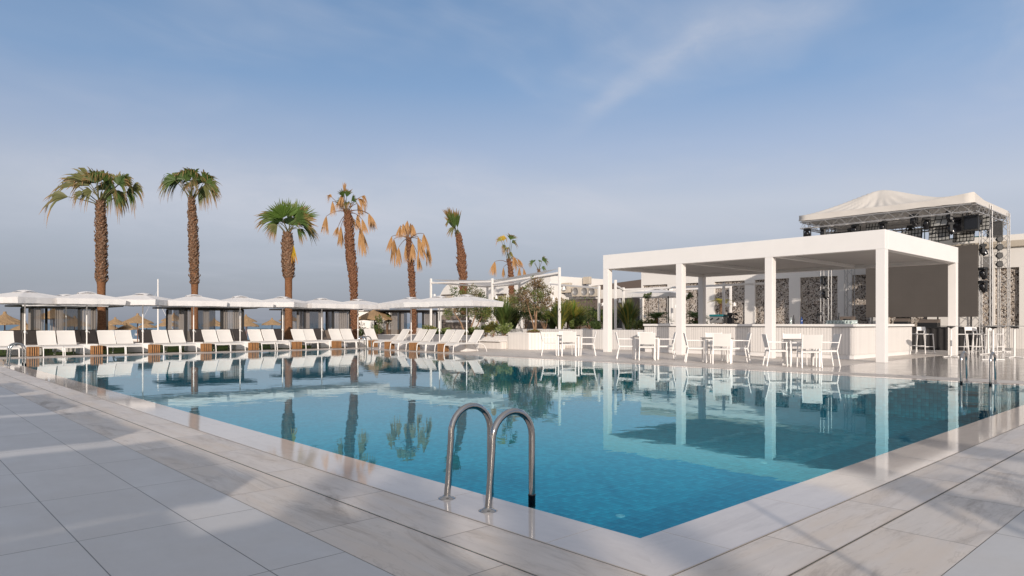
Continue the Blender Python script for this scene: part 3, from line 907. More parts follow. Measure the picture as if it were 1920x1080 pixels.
# ------------------------------------------------------------------ dark cabanas with sheer curtains
def make_cabana():
    t = thing('cabana', (0, 0, 0), 0, '', 'cabana', 'dark curtained cabanas behind the loungers')
    W = 1.52; H = 2.0
    b = MB(); b.box((0, 0, H + 0.05), (4.3, 4.0, 0.09), None, 0, 0.01)
    b.box((0, 0, H - 0.03), (3.1, 3.1, 0.07))
    b.build('roof', M['dark'], t)
    for x, y in ((-W, -W), (W, -W), (W, W), (-W, W), (0.35, -W), (-0.5, W)):
        b = MB(); b.box((x, y, H / 2 - 0.03), (0.11, 0.11, H - 0.06), None, 0, 0.006)
        b.build('post', M['dark'], t)
    b = MB()
    for (x, y, dx, dy) in ((0, -W + 0.09, 2.9, 0.05), (-W + 0.09, 0, 0.05, 2.9), (W - 0.09, 0, 0.05, 2.9)):
        b.box((x, y, 0.40), (dx, dy, 0.76))
    b.build('low_wall', M['brownmesh'], t)
    b = MB(); b.box((0, 0.3, 0.25), (2.3, 2.0, 0.36), None, 0, 0.04)
    b.build('daybed', M['brownmesh'], t)
    rr = random.Random(11)
    def curtain(p, q, amp, folds):
        p, q = Vector(p), Vector(q); d = q - p; nrm = Vector((-d.y, d.x, 0)).normalized()
        ph = rr.uniform(0, 6)
        b = MB()
        def fn(u, v):
            w = amp * math.sin(u * folds * 2 * math.pi + ph + 0.5 * math.sin(v * 3)) * (0.6 + 0.6 * (1 - v)) + 0.4 * amp * math.sin(u * folds * 5.1 + ph)
            pt = p + d * u + nrm * w
            return (pt.x, pt.y, 0.10 + v * 1.84)
        b.grid(fn, max(10, int(folds * 8)), 5)
        b.build('curtain', M['curtain'], t)
    curtain((-1.44, -1.5, 0), (-1.18, -1.5, 0), 0.035, 4)
    curtain((-0.62, -1.5, 0), (-0.30, -1.5, 0), 0.04, 4)
    curtain((0.44, -1.5, 0), (1.30, -1.5, 0), 0.03, 7)
    curtain((-1.2, 1.5, 0), (-0.6, 1.5, 0), 0.03, 6)
    curtain((-0.35, 1.5, 0), (1.1, 1.5, 0), 0.03, 9)
    curtain((1.5, -1.4, 0), (1.5, -0.1, 0), 0.03, 9)
    curtain((1.5, 0.7, 0), (1.5, 1.4, 0), 0.04, 6)
    curtain((-1.5, -1.2, 0), (-1.5, -0.5, 0), 0.035, 6)
    curtain((-1.5, 0.8, 0), (-1.5, 1.4, 0), 0.03, 5)
    return t
cab = make_cabana()
clab = ['dark cabana with grey curtains behind the leftmost parasols, beside the tallest palm', 'dark cabana with grey curtains behind the second tall palm',
        'dark cabana with grey curtains between the short bushy palm and the red-barked palm', 'dark cabana behind the right-hand row, its thin roof showing under the parasol']
for k in range(4):
    x, y = PV(7.03 + 6.7 * k, 40.0)
    place(cab, k == 0, (x, y), 0, clab[k])

# ------------------------------------------------------------------ straw beach parasols out on the sand
def make_straw():
    t = thing('straw_parasol', (0, 0, 0), 0, '', 'straw parasol', 'straw parasols on the beach')
    rr = random.Random(4)
    n = 34; prof = [(0.10, 3.02), (0.12, 2.86), (0.2, 2.76), (0.55, 2.56), (0.95, 2.36), (1.25, 2.2), (1.42, 2.08)]
    b = MB(); vs = []; fs = []
    for k, (r, z) in enumerate(prof):
        for j in range(n):
            a = 2 * math.pi * j / n
            q = 1 + rr.uniform(-.045, .045) * (k > 1)
            vs.append((r * q * math.cos(a), r * q * math.sin(a), z + rr.uniform(-.02, .02) - (rr.uniform(0, .09) if k == 6 else 0)))
    for j in range(n):   # underside
        a = 2 * math.pi * j / n
        vs.append((1.3 * math.cos(a), 1.3 * math.sin(a), 2.09))
    for j in range(n):
        a = 2 * math.pi * j / n
        vs.append((0.08 * math.cos(a), 0.08 * math.sin(a), 2.58))
    for k in range(len(prof) + 1):
        for j in range(n):
            fs.append((k * n + j, (k + 1) * n + j, (k + 1) * n + (j + 1) % n, k * n + (j + 1) % n))
    fs.append(tuple(range(n)))
    b.add(vs, fs)
    for j in range(90):
        a = rr.uniform(0, 6.28); r0 = rr.uniform(1.15, 1.38); L = rr.uniform(.12, .26)
        c, s = math.cos(a), math.sin(a); z = 2.29 - (r0 - 1.1) * 0.62
        p = Vector((c * r0, s * r0, z)); q = p + Vector((c * L * .8, s * L * .8, -L * .62)); w = Vector((-s, c, 0)) * 0.025
        b.add([p - w, p + w, q], [(0, 1, 2)])
    b.build('thatch', M['thatch'], t)
    b = MB(); b.tube([(0, 0, 0), (0, 0, 2.7)], 0.045, 8)
    for j in range(6):
        a = j * math.pi / 3
        b.tube([(0, 0, 2.5), (1.1 * math.cos(a), 1.1 * math.sin(a), 2.17)], 0.02, 5)
    b.build('pole', M['rope'], t)
    return t
straw = make_straw()
# (px of the peak, px width of the eaves, row of the eaves, label)
sl = [(9, 70, 607.5, 'straw parasol at the far left edge, large'), (47, 50, 619, 'straw parasol low behind the left post of the leftmost cabana'),
      (101, 64, 597, 'straw parasol seen through the leftmost cabana, dark'), (140, 56, 611, 'straw parasol glowing through the grey curtain of the leftmost cabana'),
      (216, 42, 608.5, 'dark straw parasol just right of the tallest palm'), (205, 40, 618, 'pale straw parasol low beside the tallest palm'), (258, 54, 605.5, 'tall straw parasol left of the white sailboat mast'),
      (240, 41, 617.5, 'straw parasol low beneath the tall one left of the mast'), (275, 34, 614, 'small straw parasol behind a white pole, left of the mast'), (314, 42, 611.5, 'straw parasol right of the white mast, in front'),
      (326, 44, 601.5, 'higher straw parasol behind the left post of the second cabana'), (402, 44, 611, 'straw parasol seen through the curtain of the second cabana'), (463, 44, 611.5, 'straw parasol at the right post of the second cabana, lower one'),
      (461, 40, 603, 'straw parasol at the right post of the second cabana, upper one'), (510, 39, 609, 'straw parasol standing alone left of the short bushy palm'), (543, 40, 601.5, 'dark straw parasol half behind the short bushy palm')]
for i, (px, w, ye, lab) in enumerate(sl):
    Y = 2.84 * FPX / w
    x, y = at(px, Y); ze = zz(ye, Y)
    place(straw, i == 0, (x, y, ze - 2.08), rj.uniform(0, 6), lab)
x, y = at(706, 47.0)
o = place(straw, False, (x, y, zz(599, 47) - 2.08), 1.0, 'brown straw parasol beside the right end of the lounger row, before a white building')

# ------------------------------------------------------------------ sailing boat pulled up on the beach: the mast shows
x, y = at(290.5, 76.0)
t = thing('sailboat', (x, y, -1.25), -ANG + 0.5, 'beached sailboat whose tall white mast rises between the two tallest palms', 'sailboat')
b = MB()
def hull(u, v):
    a = v * math.pi
    Lx = -2.3 + u * 4.6
    wid = 0.85 * (1 - abs(2 * u - 1) ** 2.6) ** 0.5 + 0.01
    return (Lx, math.cos(a) * wid, 0.65 - math.sin(a) * 0.55 * (0.5 + 0.5 * (1 - abs(2 * u - 1) ** 2)) + 0.12 * (2 * u - 1) ** 2)
b.grid(hull, 20, 10); b.build('hull', M['white'], t)
b = MB(); b.grid(lambda u, v: (-2.2 + u * 4.4, (2 * v - 1) * 0.83 * (1 - abs(2 * u - 1) ** 2.6) ** 0.5, 0.6 + 0.12 * (2 * u - 1) ** 2), 16, 2); b.build('deck', M['white'], t)
b = MB(); b.tube([(0.3, 0, 0.4), (0.3, 0, zz(523, 76) + 1.25)], [0.085, 0.06], 10); mst = b.build('mast', M['white'], t)
b = MB(); b.tube([(0.3, 0, 1.3), (-1.9, 0, 1.15)], 0.05, 8); b.tube([(-1.9, 0, 1.24), (0.2, 0, 1.4)], 0.09, 8); b.build('boom', M['sail'], t)
b = MB(); b.tube([(2.2, 0, 0.75), (0.35, 0, 4.9)], 0.02, 5); b.tube([(-2.2, 0, 0.75), (0.25, 0, 6.0)], 0.008, 4); b.build('stay', M['white'], mst)

# ------------------------------------------------------------------ fan palms
def fan(b, hast, d, nrm, rad, spread, n, droop, rr, m=0, w=0.05, curl=0.0):
    """one fan leaf: n leaflets from the hastula, spread degrees wide, tips hanging by droop"""
    d = Vector(d).normalized(); nrm = Vector(nrm)
    nrm = (nrm - d * nrm.dot(d)).normalized()
    side = d.cross(nrm)
    for i in range(n):
        f = (i + 0.5) / n * 2 - 1
        a = R_(spread) / 2 * f + rr.uniform(-.05, .05)
        dr = d * math.cos(a) + side * math.sin(a) + nrm * (0.16 * math.cos(a * 1.3) + rr.uniform(-.08, .08))
        dr.normalize()
        L = rad * (0.78 + 0.22 * math.cos(a)) * rr.uniform(0.82, 1.08)
        wd = w * rad * rr.uniform(0.8, 1.15)
        perp = dr.cross(nrm).normalized()
        tilt = rr.uniform(-.5, .5)
        perp = (perp * math.cos(tilt) + nrm * math.sin(tilt))
        pts = []
        K = 5
        hang = droop * rr.uniform(0.55, 1.35)
        for k in range(K + 1):
            t = k / K
            bend = hang * max(0, t - 0.30) ** 1.6 * 1.75
            p = Vector(hast) + dr * (L * t * (1 - 0.30 * min(1, bend)))
            p.z -= bend * L
            ww = wd * [0.35, 0.95, 1.0, 0.75, 0.42, 0.05][k]
            pts.append((p - perp * ww, p + perp * ww))
        vs = [q for pr in pts for q in pr]
        tp = [k / K for k in range(K + 1) for _ in (0, 1)]
        b.add(vs, [(2 * k, 2 * k + 1, 2 * k + 3, 2 * k + 2) for k in range(K)], m, False, [max(1e-3, q) for q in tp])
def palm(Y, trunk, fronds, label, mats, bark='boots', smooth_to=None, seed=1, stub=1.0, name='fan_palm'):
    """trunk: (px, row, px width) from the ground up; fronds: (px, row, dirx, diry, radius px, spread, droop, kind). Local frame: x right, y away."""
    rr = random.Random(seed)
    s = Y / FPX
    px0 = trunk[0][0]
    x0, y0 = at(px0, Y)
    t = thing(name, (x0, y0, 0), -ANG, label, 'palm tree', 'fan palms behind the loungers')
    loc = lambda px, py, dy=0.0: Vector(((px - px0) * s, dy, zz(py, Y)))
    pts = [Vector((0, 0, -0.05))] if zz(trunk[0][1], Y) > 0.05 else []
    ws = [trunk[0][2] * s / 2] if pts else []
    for (px, py, w) in trunk:
        pts.append(loc(px, py)); ws.append(w * s / 2 * 0.9)
    # resample the trunk smoothly
    P2, W2 = [], []
    for i in range(len(pts) - 1):
        k = max(1, int((pts[i + 1] - pts[i]).length / 0.16))
        for j in range(k):
            f = j / k
            P2.append(pts[i].lerp(pts[i + 1], f)); W2.append(ws[i] + (ws[i + 1] - ws[i]) * f)
    P2.append(pts[-1]); W2.append(ws[-1])
    zs = zz(smooth_to, Y) if smooth_to else -1
    b = MB()
    b.tube(P2, [w * ((0.97 if p.z < zs else 0.80) + rr.uniform(-.035, .035)) for p, w in zip(P2, W2)], 14, 0)
    # leaf bases wound round the trunk
    top = P2[-1].z
    z = max(zs, 0.3); ang = 0.0
    while z < top:
        i = min(range(len(P2)), key=lambda q: abs(P2[q].z - z))
        c, w = P2[i], W2[i]
        nn = 8
        for j in range(nn):
            a = ang + 2 * math.pi * j / nn + rr.uniform(-.2, .2)
            o = Vector((math.cos(a), math.sin(a), 0)); sd = Vector((-math.sin(a), math.cos(a), 0))
            base = Vector((c.x, c.y, z + rr.uniform(-.03, .03))) + o * w * 0.74
            L = rr.uniform(0.11, 0.23) * stub * (0.6 + w * 1.4)
            tilt = rr.uniform(0.18, 0.62)
            tipp = base + o * L * tilt + Vector((0, 0, L))
            ww = w * rr.uniform(0.30, 0.46)
            mid = base + o * (L * tilt * 0.7 + 0.02) + Vector((0, 0, L * 0.5))
            sk = sd * rr.uniform(-.5, .5) * ww
            b.add([base - sd * ww, base + sd * ww, tipp + sd * ww * 0.45 + sk, tipp - sd * ww * 0.45 + sk, mid + o * 0.02], [(0, 1, 4), (1, 2, 4), (2, 3, 4), (3, 0, 4)], 1)
        z += 0.085 + 0.03 * rr.random(); ang += 0.42
    b.build('trunk', [M['palmbark'], M[bark]], t)
    groups = {}
    for fr in fronds:
        px, py, dx, dy, rad, spread, droop, kind = fr
        dep = rr.uniform(-.75, .75) if kind not in ('c',) else 0.0
        hst = loc(px, py, dep)
        dd = Vector((dx, rr.uniform(-.35, .35) + dep * 0.5, -dy))
        mt = mats.get(kind, kind)
        dry = 'dry' in mt
        part = 'dry_fronds' if dry else ('yellow_frond' if mt == 'frond_yellow' else 'crown')
        bb = groups.setdefault(part, (MB(), []))
        if mt not in bb[1]: bb[1].append(mt)
        mi = bb[1].index(mt)
        pm = 'petiole_dry' if dry else 'petiole'
        if pm not in bb[1]: bb[1].append(pm)
        # stalk from the growing point, arching up then over to the fan
        g0 = P2[-1] + Vector((rr.uniform(-.5, .5) * W2[-1], rr.uniform(-.5, .5) * W2[-1], rr.uniform(-.25, 0.05)))
        dist = (hst - g0).length
        lift = Vector((0, 0, 0.28 * dist if dd.z < 0 else 0.05 * dist))
        m1 = g0.lerp(hst, 0.5) + lift
        path = [g0 * (1 - q) ** 2 + m1 * 2 * q * (1 - q) + hst * q * q for q in [k / 6 for k in range(7)]]
        bb[0].tube(path, [0.03, 0.026, 0.023, 0.02, 0.018, 0.016, 0.013], 5, bb[1].index(pm))
        nrm = Vector((rr.uniform(-.4, .4), -1.0, rr.uniform(-.1, .5)))
        n = max(12, int(spread / 5.0)) if not dry else max(16, int(spread / 3))
        fan(bb[0], hst, dd, nrm, rad * s, spread, n, droop * (0.52 if not dry else 1), rr, mi, 0.046 if not dry else 0.030)
        if dry:   # the withered fan closes into a hanging bundle
            fan(bb[0], hst, dd, Vector((1, rr.uniform(-.4, .4), 0)), rad * s * 0.94, spread * 0.8, n, droop, rr, mi, 0.030)
    for part, (bb, ms) in groups.items():
        bb.build(part, [M[k] for k in ms], t)
    return t
mats_g = {'g': 'frond', 'f': 'frond_fresh', 'b': 'frond_brown', 'd': 'frond_dry', 'y': 'frond_yellow', 'h': 'frond_half', 'c': 'frond'}
palm(31.7, [(190, 655, 19), (191, 600, 17), (190, 560, 16), (190, 535, 17), (190, 528, 22), (190, 450, 23), (189, 400, 19), (188, 378, 16)], [
    (170, 342, -43, -37, 64, 62, 0.9, 'b'), (166, 348, -34, -30, 52, 70, 1.1, 'b'), (134, 345, -40, -16, 52, 70, 1.1, 'b'), (134, 371, -1, -.05, 52, 70, 1.5, 'b'), (168, 368, -1, -.1, 26, 110, 1.9, 'b'),
    (190, 345, -.15, -1, 40, 130, 0.6, 'g'), (186, 350, -.5, -.8, 42, 110, 1.2, 'g'), (202, 350, .4, -.9, 38, 120, 0.8, 'g'), (220, 350, .7, -.6, 44, 130, 1.0, 'g'), (212, 346, .2, -1, 40, 110, 1.0, 'g'), (229, 358, .95, -.1, 36, 120, 1.7, 'g'),
    (190, 356, .1, -.4, 34, 150, 2.0, 'b'), (205, 360, .5, .2, 30, 130, 1.7, 'b'), (176, 360, -.5, .1, 30, 120, 1.8, 'b'), (196, 340, .1, -1, 40, 120, 1.3, 'g'), (232, 338, .8, -.5, 36, 120, 1.5, 'g'), (180, 343, -.4, -1, 44, 120, .9, 'g'), (208, 342, .4, -1, 42, 130, .9, 'g'), (226, 346, .9, -.7, 44, 130, 1.1, 'g'), (214, 362, .6, .3, 34, 130, 1.7, 'g'), (186, 362, -.2, .2, 30, 130, 1.8, 'g'), (236, 350, 1, -.4, 38, 110, 1.4, 'b'), (198, 352, .1, .2, 32, 140, 1.9, 'g'), (166, 344, -.8, -.7, 42, 90, 1.2, 'b')],
    'tallest palm at the far left, long browning fronds hanging out to its left', mats_g, 'boots', 529, 21)
palm(34.4, [(366, 655, 15), (365, 600, 14), (365, 540, 14), (365, 531, 18), (363, 470, 20), (361, 410, 18), (359, 374, 12)], [
    (341, 339, -1, -.5, 42, 130, 1.5, 'g'), (346, 333, -.6, -1, 32, 120, 1.3, 'g'), (361, 342, 0, -1, 34, 130, 0.8, 'g'), (366, 340, .25, -1, 34, 100, 1.0, 'g'), (378, 339, 1, -.5, 44, 130, 1.0, 'g'),
    (384, 345, 1, -.1, 40, 110, 1.2, 'g'), (388, 353, .8, .2, 28, 120, 1.6, 'b'), (346, 345, -.4, -.2, 24, 120, 1.8, 'b'), (360, 350, -.1, -.5, 26, 140, 1.9, 'b'), (334, 336, -1, -.1, 34, 100, 1.7, 'g'), (372, 346, .4, -.3, 26, 120, 1.7, 'b'), (352, 338, -.5, -.9, 38, 130, 1.0, 'g'), (372, 338, .6, -.9, 40, 130, 1.0, 'g'), (338, 342, -1, -.3, 40, 120, 1.4, 'g'), (362, 334, .1, -1, 32, 140, .8, 'g'), (366, 352, .2, .1, 28, 140, 1.9, 'g'), (352, 352, -.3, .1, 26, 140, 1.9, 'b')],
    'second tall palm from the left, slim, with a compact green drooping crown', mats_g, 'boots', 532, 22)
palm(37.8, [(541, 655, 19), (541, 600, 17), (541, 560, 15), (541, 524, 15), (541, 518, 25), (540, 490, 27), (539, 460, 26), (539, 436, 17)], [
    (537, 412, -.1, -1, 40, 140, 0.12, 'f'), (548, 409, .35, -1, 44, 110, 0.2, 'f'), (526, 408, -.6, -.8, 42, 100, 0.25, 'f'), (556, 408, .7, -.8, 42, 90, 0.35, 'f'), (513, 411, -1, -.35, 42, 80, 0.9, 'g'), (518, 416, -.9, .1, 34, 90, 1.3, 'b'),
    (562, 417, 1, -.45, 48, 80, 0.6, 'g'), (562, 423, .9, .1, 34, 90, 1.3, 'g'), (524, 424, -.6, .4, 26, 100, 1.4, 'b'), (553, 427, .5, .5, 24, 90, 1.4, 'g'), (538, 405, .0, -1, 42, 80, 0.2, 'f'), (530, 414, -.8, -.5, 42, 100, .5, 'f'), (550, 415, .8, -.4, 44, 100, .5, 'g'), (540, 420, .2, -.6, 38, 150, .9, 'g'), (545, 452, .32, 1, 46, 20, 0.1, 'y')],
    'short bushy palm with a fresh green crown and one yellow leaf hanging', mats_g, 'boots', 523, 23)
palm(40.4, [(666, 655, 15), (665, 600, 13), (664, 560, 13), (662, 520, 17), (658, 490, 20), (656, 465, 19), (654, 430, 15), (651, 398, 12)], [
    (648, 372, -.2, -1, 20, 70, 0.3, 'g'), (655, 373, .3, -1, 22, 70, 0.4, 'g'), (661, 378, .8, -.6, 22, 80, 1.0, 'g'), (643, 379, -.5, -.6, 18, 90, 1.2, 'g'), (652, 385, 0, -.3, 22, 90, 1.7, 'g'), (650, 366, .05, -1, 22, 16, 0.1, 'd'),
    (622, 370, -.8, -.8, 19, 50, 1.0, 'd'), (624, 378, .1, 1, 26, 34, 0.2, 'd'), (638, 370, -.2, .9, 24, 60, .3, 'd'), (645, 364, -.1, .9, 24, 40, .3, 'd'), (671, 372, .7, .5, 24, 60, .8, 'd'), (680, 370, .9, .3, 20, 60, 1.2, 'd'), (668, 380, .3, 1, 24, 40, .3, 'd'),
    (613, 406, -.1, 1, 32, 34, .2, 'd'), (638, 424, -.1, 1, 40, 22, .1, 'd'), (633, 424, -.4, 1, 20, 40, .2, 'd'), (654, 398, 0, 1, 30, 40, .2, 'd'), (650, 400, -.2, 1, 26, 30, .2, 'd'), (667, 400, .1, 1, 30, 30, .2, 'd'), (671, 424, .15, 1, 50, 22, .1, 'd'),
    (676, 436, .1, 1, 44, 12, .1, 'd'), (682, 413, .3, 1, 32, 28, .2, 'd'), (692, 402, .35, 1, 32, 44, .2, 'd'), (696, 404, .4, 1, 26, 36, .2, 'd')],
    'tall red-barked palm with a sparse top and many hanging straw-coloured fronds', mats_g, 'boots_red', None, 24, 1.35)
palm(43.2, [(776, 655, 12), (775, 590, 11), (774, 560, 11), (772, 520, 13), (769, 480, 11), (766, 447, 8)], [
    (733, 442, -.15, 1, 30, 34, .2, 'd'), (737, 447, .0, 1, 50, 26, .1, 'd'), (747, 464, 0, 1, 36, 22, .1, 'd'), (759, 455, 0, 1, 36, 26, .1, 'd'), (752, 424, -.2, 1, 24, 34, .2, 'd'), (757, 421, .1, 1, 26, 26, .2, 'd'), (763, 413, -.1, 1, 30, 40, .2, 'd'),
    (768, 417, .1, 1, 26, 34, .2, 'd'), (772, 420, .2, 1, 24, 30, .2, 'd'), (775, 457, .05, 1, 38, 22, .1, 'd'), (782, 475, .1, 1, 34, 18, .1, 'd'), (786, 446, .2, 1, 48, 26, .1, 'd'), (797, 441, .2, 1, 38, 30, .1, 'd'), (800, 458, 0, 1, 40, 24, .1, 'd')],
    'withered palm with only hanging orange-brown fronds, behind the right-hand parasols', mats_g, 'boots_red', None, 25, 1.2)
palm(48.0, [(872, 655, 14), (871, 590, 13), (869, 540, 14), (868, 522, 15), (866, 507, 18), (865, 480, 16), (861, 455, 11), (858, 440, 8)], [
    (855, 428, -.2, -1, 40, 42, .12, 'g'), (852, 427, -.35, -1, 38, 40, .2, 'g'), (858, 426, .0, -1, 38, 34, .15, 'g'), (849, 421, -.3, -1, 32, 34, .1, 'b'), (853, 427, -.5, .5, 20, 60, 1.0, 'b'), (857, 430, .1, .6, 12, 90, 1.2, 'b'), (846, 410, -.5, .9, 20, 14, .1, 'g')],
    'leaning palm whose crown is tied up in a narrow upright brush', mats_g, 'boots_red', None, 26, 1.5)
palm(52.0, [(962, 655, 11), (961, 590, 10), (959, 540, 11), (957, 505, 10), (954, 488, 7)], [
    (944, 449, -.3, -1, 22, 110, 1.3, 'y'), (940, 450, -.7, -.7, 18, 90, 1.6, 'h'), (957, 450, .3, -1, 20, 100, .8, 'g'), (960, 456, .7, -.4, 16, 90, 1.4, 'g'), (951, 465, -.2, -.2, 18, 110, 1.7, 'h'), (955, 472, .4, .2, 18, 90, 1.6, 'h'), (948, 462, -.5, .2, 14, 90, 1.6, 'b'),
    (928, 491, -.15, 1, 30, 30, .2, 'd'), (944, 501, 0, 1, 20, 20, .1, 'd'), (963, 482, .25, 1, 22, 50, .5, 'd'), (974, 501, .0, 1, 20, 34, .2, 'd'), (982, 503, .2, 1, 16, 34, .2, 'd'), (970, 484, .6, .8, 18, 40, .5, 'd')],
    'thin palm behind the shade sail, yellow-green top with dry fronds dangling both sides', mats_g, 'boots_red', None, 27, 1.2)
palm(62.0, [(1014, 655, 7), (1013, 560, 7), (1012, 520, 6), (1010, 507, 5)], [
    (1000, 491, -1, -.1, 12, 130, 1.2, 'g'), (1003, 489, -.5, -.6, 10, 120, 1.0, 'g'), (1016, 489, .9, -.4, 15, 120, .9, 'g'), (1012, 490, .3, -.8, 8, 110, .9, 'g'), (1016, 502, .8, 0, 11, 120, .9, 'g')],
    'smallest palm, far off above the roof between shade sail and bar', mats_g, 'boots_red', None, 28)
# ------------------------------------------------------------------ bar pavilion
def PV3(v, u, z): x, y = PV(v, u); return (x, y, z)
V0, V1, U0, U1 = 22.56, 29.76, 7.79, 18.46     # column centre lines
ZB, ZT = 3.44, 4.03
cx0, cy0 = PV(V0, U0)
pav = thing('bar_pavilion', (cx0, cy0, 0.004), 0, 'white flat-roofed pavilion on square columns over the poolside bar', 'pavilion')
LV, LU = V1 - V0, U1 - U0
b = MB(); cw_ = 0.27; o_ = cw_ / 2
for (p, q) in (((-o_ , LU / 2), (cw_, LU + cw_)), ((LV + o_ - cw_ / 2 * 0 - o_, LU / 2), (cw_, LU + cw_))):
    pass
def fascia(cx, cy, dx, dy):
    b = MB(); b.box((cx, cy, (ZB + ZT) / 2), (dx, dy, ZT - ZB), None, 0, 0.006)
    b.build('fascia', M['white'], pav)
fascia(0, LU / 2, cw_, LU + cw_)
fascia(LV, LU / 2, cw_, LU + cw_)
fascia(LV / 2, 0, LV - cw_ - 0.004, cw_)
fascia(LV / 2, LU, LV - cw_ - 0.004, cw_)
for i in range(4):
    for j in range(2):
        if j == 1 and i in (1, 2): continue
        b = MB()
        b.box((j * LV, i * LU / 3, ZB / 2 + 0.0), (cw_ - 0.004, cw_ - 0.004, ZB - 0.003), None, 0, 0.005)
        b.box((j * LV, i * LU / 3, 1.98), (cw_ + 0.002, cw_ + 0.002, 0.008))
        b.build('column', M['white'], pav)
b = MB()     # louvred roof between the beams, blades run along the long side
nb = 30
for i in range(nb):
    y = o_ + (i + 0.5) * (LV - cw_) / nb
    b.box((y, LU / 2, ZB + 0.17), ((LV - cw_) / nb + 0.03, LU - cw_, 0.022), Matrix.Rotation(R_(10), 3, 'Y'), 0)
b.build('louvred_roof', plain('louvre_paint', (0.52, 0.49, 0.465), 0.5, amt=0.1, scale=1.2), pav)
b = MB(); b.box((LV / 2, LU / 2, ZT - 0.09), (LV - cw_, LU - cw_, 0.05)); b.build('roof_skin', M['white'], pav)
for i in (1, 2):
    b = MB(); b.box((LV / 2, i * LU / 3, ZB + 0.09), (LV - cw_, 0.16, 0.12), None, 0, 0.004); b.build('cross_beam', M['white'], pav)

# bar counter, L-shaped and closed
BV0, BU0, BU1, BV1 = 23.87, 9.09, 17.55, 29.45
bx, by = PV(BV0, BU0)
bar = thing('bar_counter', (bx, by, 0.004), 0, 'long white board-clad bar counter under the pavilion', 'bar counter')
LB, WB = BU1 - BU0, BV1 - BV0
def lshape(d0, d1, z0, z1):   # an L-shaped ring: front run along y, side run along x
    return [(d0, d0), (WB, d0), (WB, d1), (d1, d1), (d1, LB), (d0, LB)], z0, z1
b = MB(); b.prism(*lshape(0.03, 0.62, 0.0, 0.14)); b.build('plinth', M['white'], bar)
b = MB(); b.prism(*lshape(0.0, 0.65, 0.143, 1.055)); b.build('front_panels', M['clad'], bar)
b = MB(); b.prism(*lshape(-0.09, 0.72, 1.085, 1.165)); b.build('counter_top', M['white'], bar)
b = MB(); b.prism(*lshape(-0.03, 0.66, 1.058, 1.083)); b.build('shadow_gap', M['grey'], bar)
zc = 1.17
def on_bar(px, dv=0.3):
    """a spot on the front run of the counter"""
    v = BV0 + dv; u = on_v(px, v); return PV(v, u)
x, y = on_bar(1348, 0.9)
t = thing('coffee_machine', (x, y, zc), -math.pi / 2 , 'espresso machine with a teal top on the bar counter', 'coffee machine')
b = MB(); b.box((0, 0, 0.16), (0.62, 0.42, 0.26), None, 0, 0.03); b.build('body', M['grey'], t)
b = MB(); b.box((0, 0, 0.335), (0.64, 0.44, 0.085), None, 0, 0.025); b.build('top_cover', M['teal'], t)
for dx in (-.16, .12):
    b = MB(); b.tube([(dx, -0.22, 0.22), (dx, -0.27, 0.19), (dx, -0.38, 0.17)], [0.03, 0.03, 0.014], 8); b.build('portafilter', M['black'], t)
b = MB(); b.tube([(.27, -0.2, 0.2), (.33, -0.25, 0.12), (.33, -0.25, 0.02)], 0.01, 6); b.build('steam_wand', M['black'], t)
b = MB()
for dx in (-.26, .26):
    for dy in (-.15, .15): b.tube([(dx, dy, 0), (dx, dy, 0.05)], 0.02, 8)
b.build('feet', M['black'], t)
x, y = on_bar(1369, 0.9)
t = thing('coffee_grinder', (x, y, zc), 0.4, 'black round-hopper grinder just right of the espresso machine', 'grinder')
b = MB(); b.box((0, 0, 0.13), (0.16, 0.2, 0.26), None, 0, 0.03); b.build('body', M['black'], t)
b = MB(); b.lathe([(0.05, 0.26), (0.11, 0.36), (0.115, 0.42), (0.06, 0.44), (0, 0.44)], 14); b.build('hopper', M['black'], t)
x, y = on_bar(1380, 0.55)
t = thing('lever_juicer', (x, y, zc), 0.2, 'black lever citrus press standing left of the second front column', 'juicer')
b = MB(); b.box((0, 0, 0.03), (0.2, 0.24, 0.05), None, 0, 0.015); b.tube([(0, 0.09, 0.03), (0, 0.09, 0.4)], 0.02, 8); b.build('stand', M['black'], t)
b = MB(); b.lathe([(0.03, 0.12), (0.075, 0.17), (0.08, 0.22), (0.06, 0.22)], 12, (0, 0, 0)); b.lathe([(0.075, 0.33), (0.05, 0.39), (0.0, 0.41)], 12); b.tube([(0, 0.1, 0.40), (0, -0.16, 0.44)], 0.014, 6); b.build('press', M['black'], t)
def bottle(px, dv, mat_, lab, h=0.3, r=0.04):
    x, y = on_bar(px, dv)
    t = thing('bottle', (x, y, zc), 0, lab, 'bottle', 'bottles and taps on the bar')
    b = MB(); b.lathe([(r, 0), (r * 1.02, 0.02), (r, h * 0.6), (r * 0.45, h * 0.78), (r * 0.36, h * 0.97), (r * 0.42, h), (0, h)], 14); b.build('glass', M[mat_], t)
    b = MB(); b.lathe([(r * 0.44, h), (r * 0.44, h * 1.06), (0, h * 1.06)], 10); b.build('cap', M['black'], t)
bottle(1483, 0.5, 'glassware', 'clear bottle on the bar just right of the second front column', 0.25, 0.035)
bottle(1488, 0.62, 'black', 'dark bottle beside the clear one on the bar', 0.3, 0.034)
bottle(1503, 0.5, 'bluebottle', 'blue bottle on the bar before the wide pebble panel', 0.26, 0.042)
bottle(1573, 0.6, 'black', 'dark bottle behind the glass rack on the bar', 0.36)
x, y = on_bar(1533, 0.5)
t = thing('beer_tap', (x, y, zc), 0, 'black beer tap tower standing on the bar before the wide pebble panel', 'beer tap')
b = MB(); b.lathe([(0.07, 0), (0.07, 0.015), (0.028, 0.03), (0.025, 0.36), (0.045, 0.38), (0.0, 0.42)], 14); b.build('tower', M['black'], t)
b = MB(); b.tube([(-0.13, 0, 0.31), (0.13, 0, 0.31)], 0.022, 8)
for s in (-.12, 0.0, .12): b.tube([(s, 0, 0.31), (s, -0.06, 0.33), (s, -0.07, 0.42)], 0.012, 6)
b.build('tap_arm', M['black'], t)
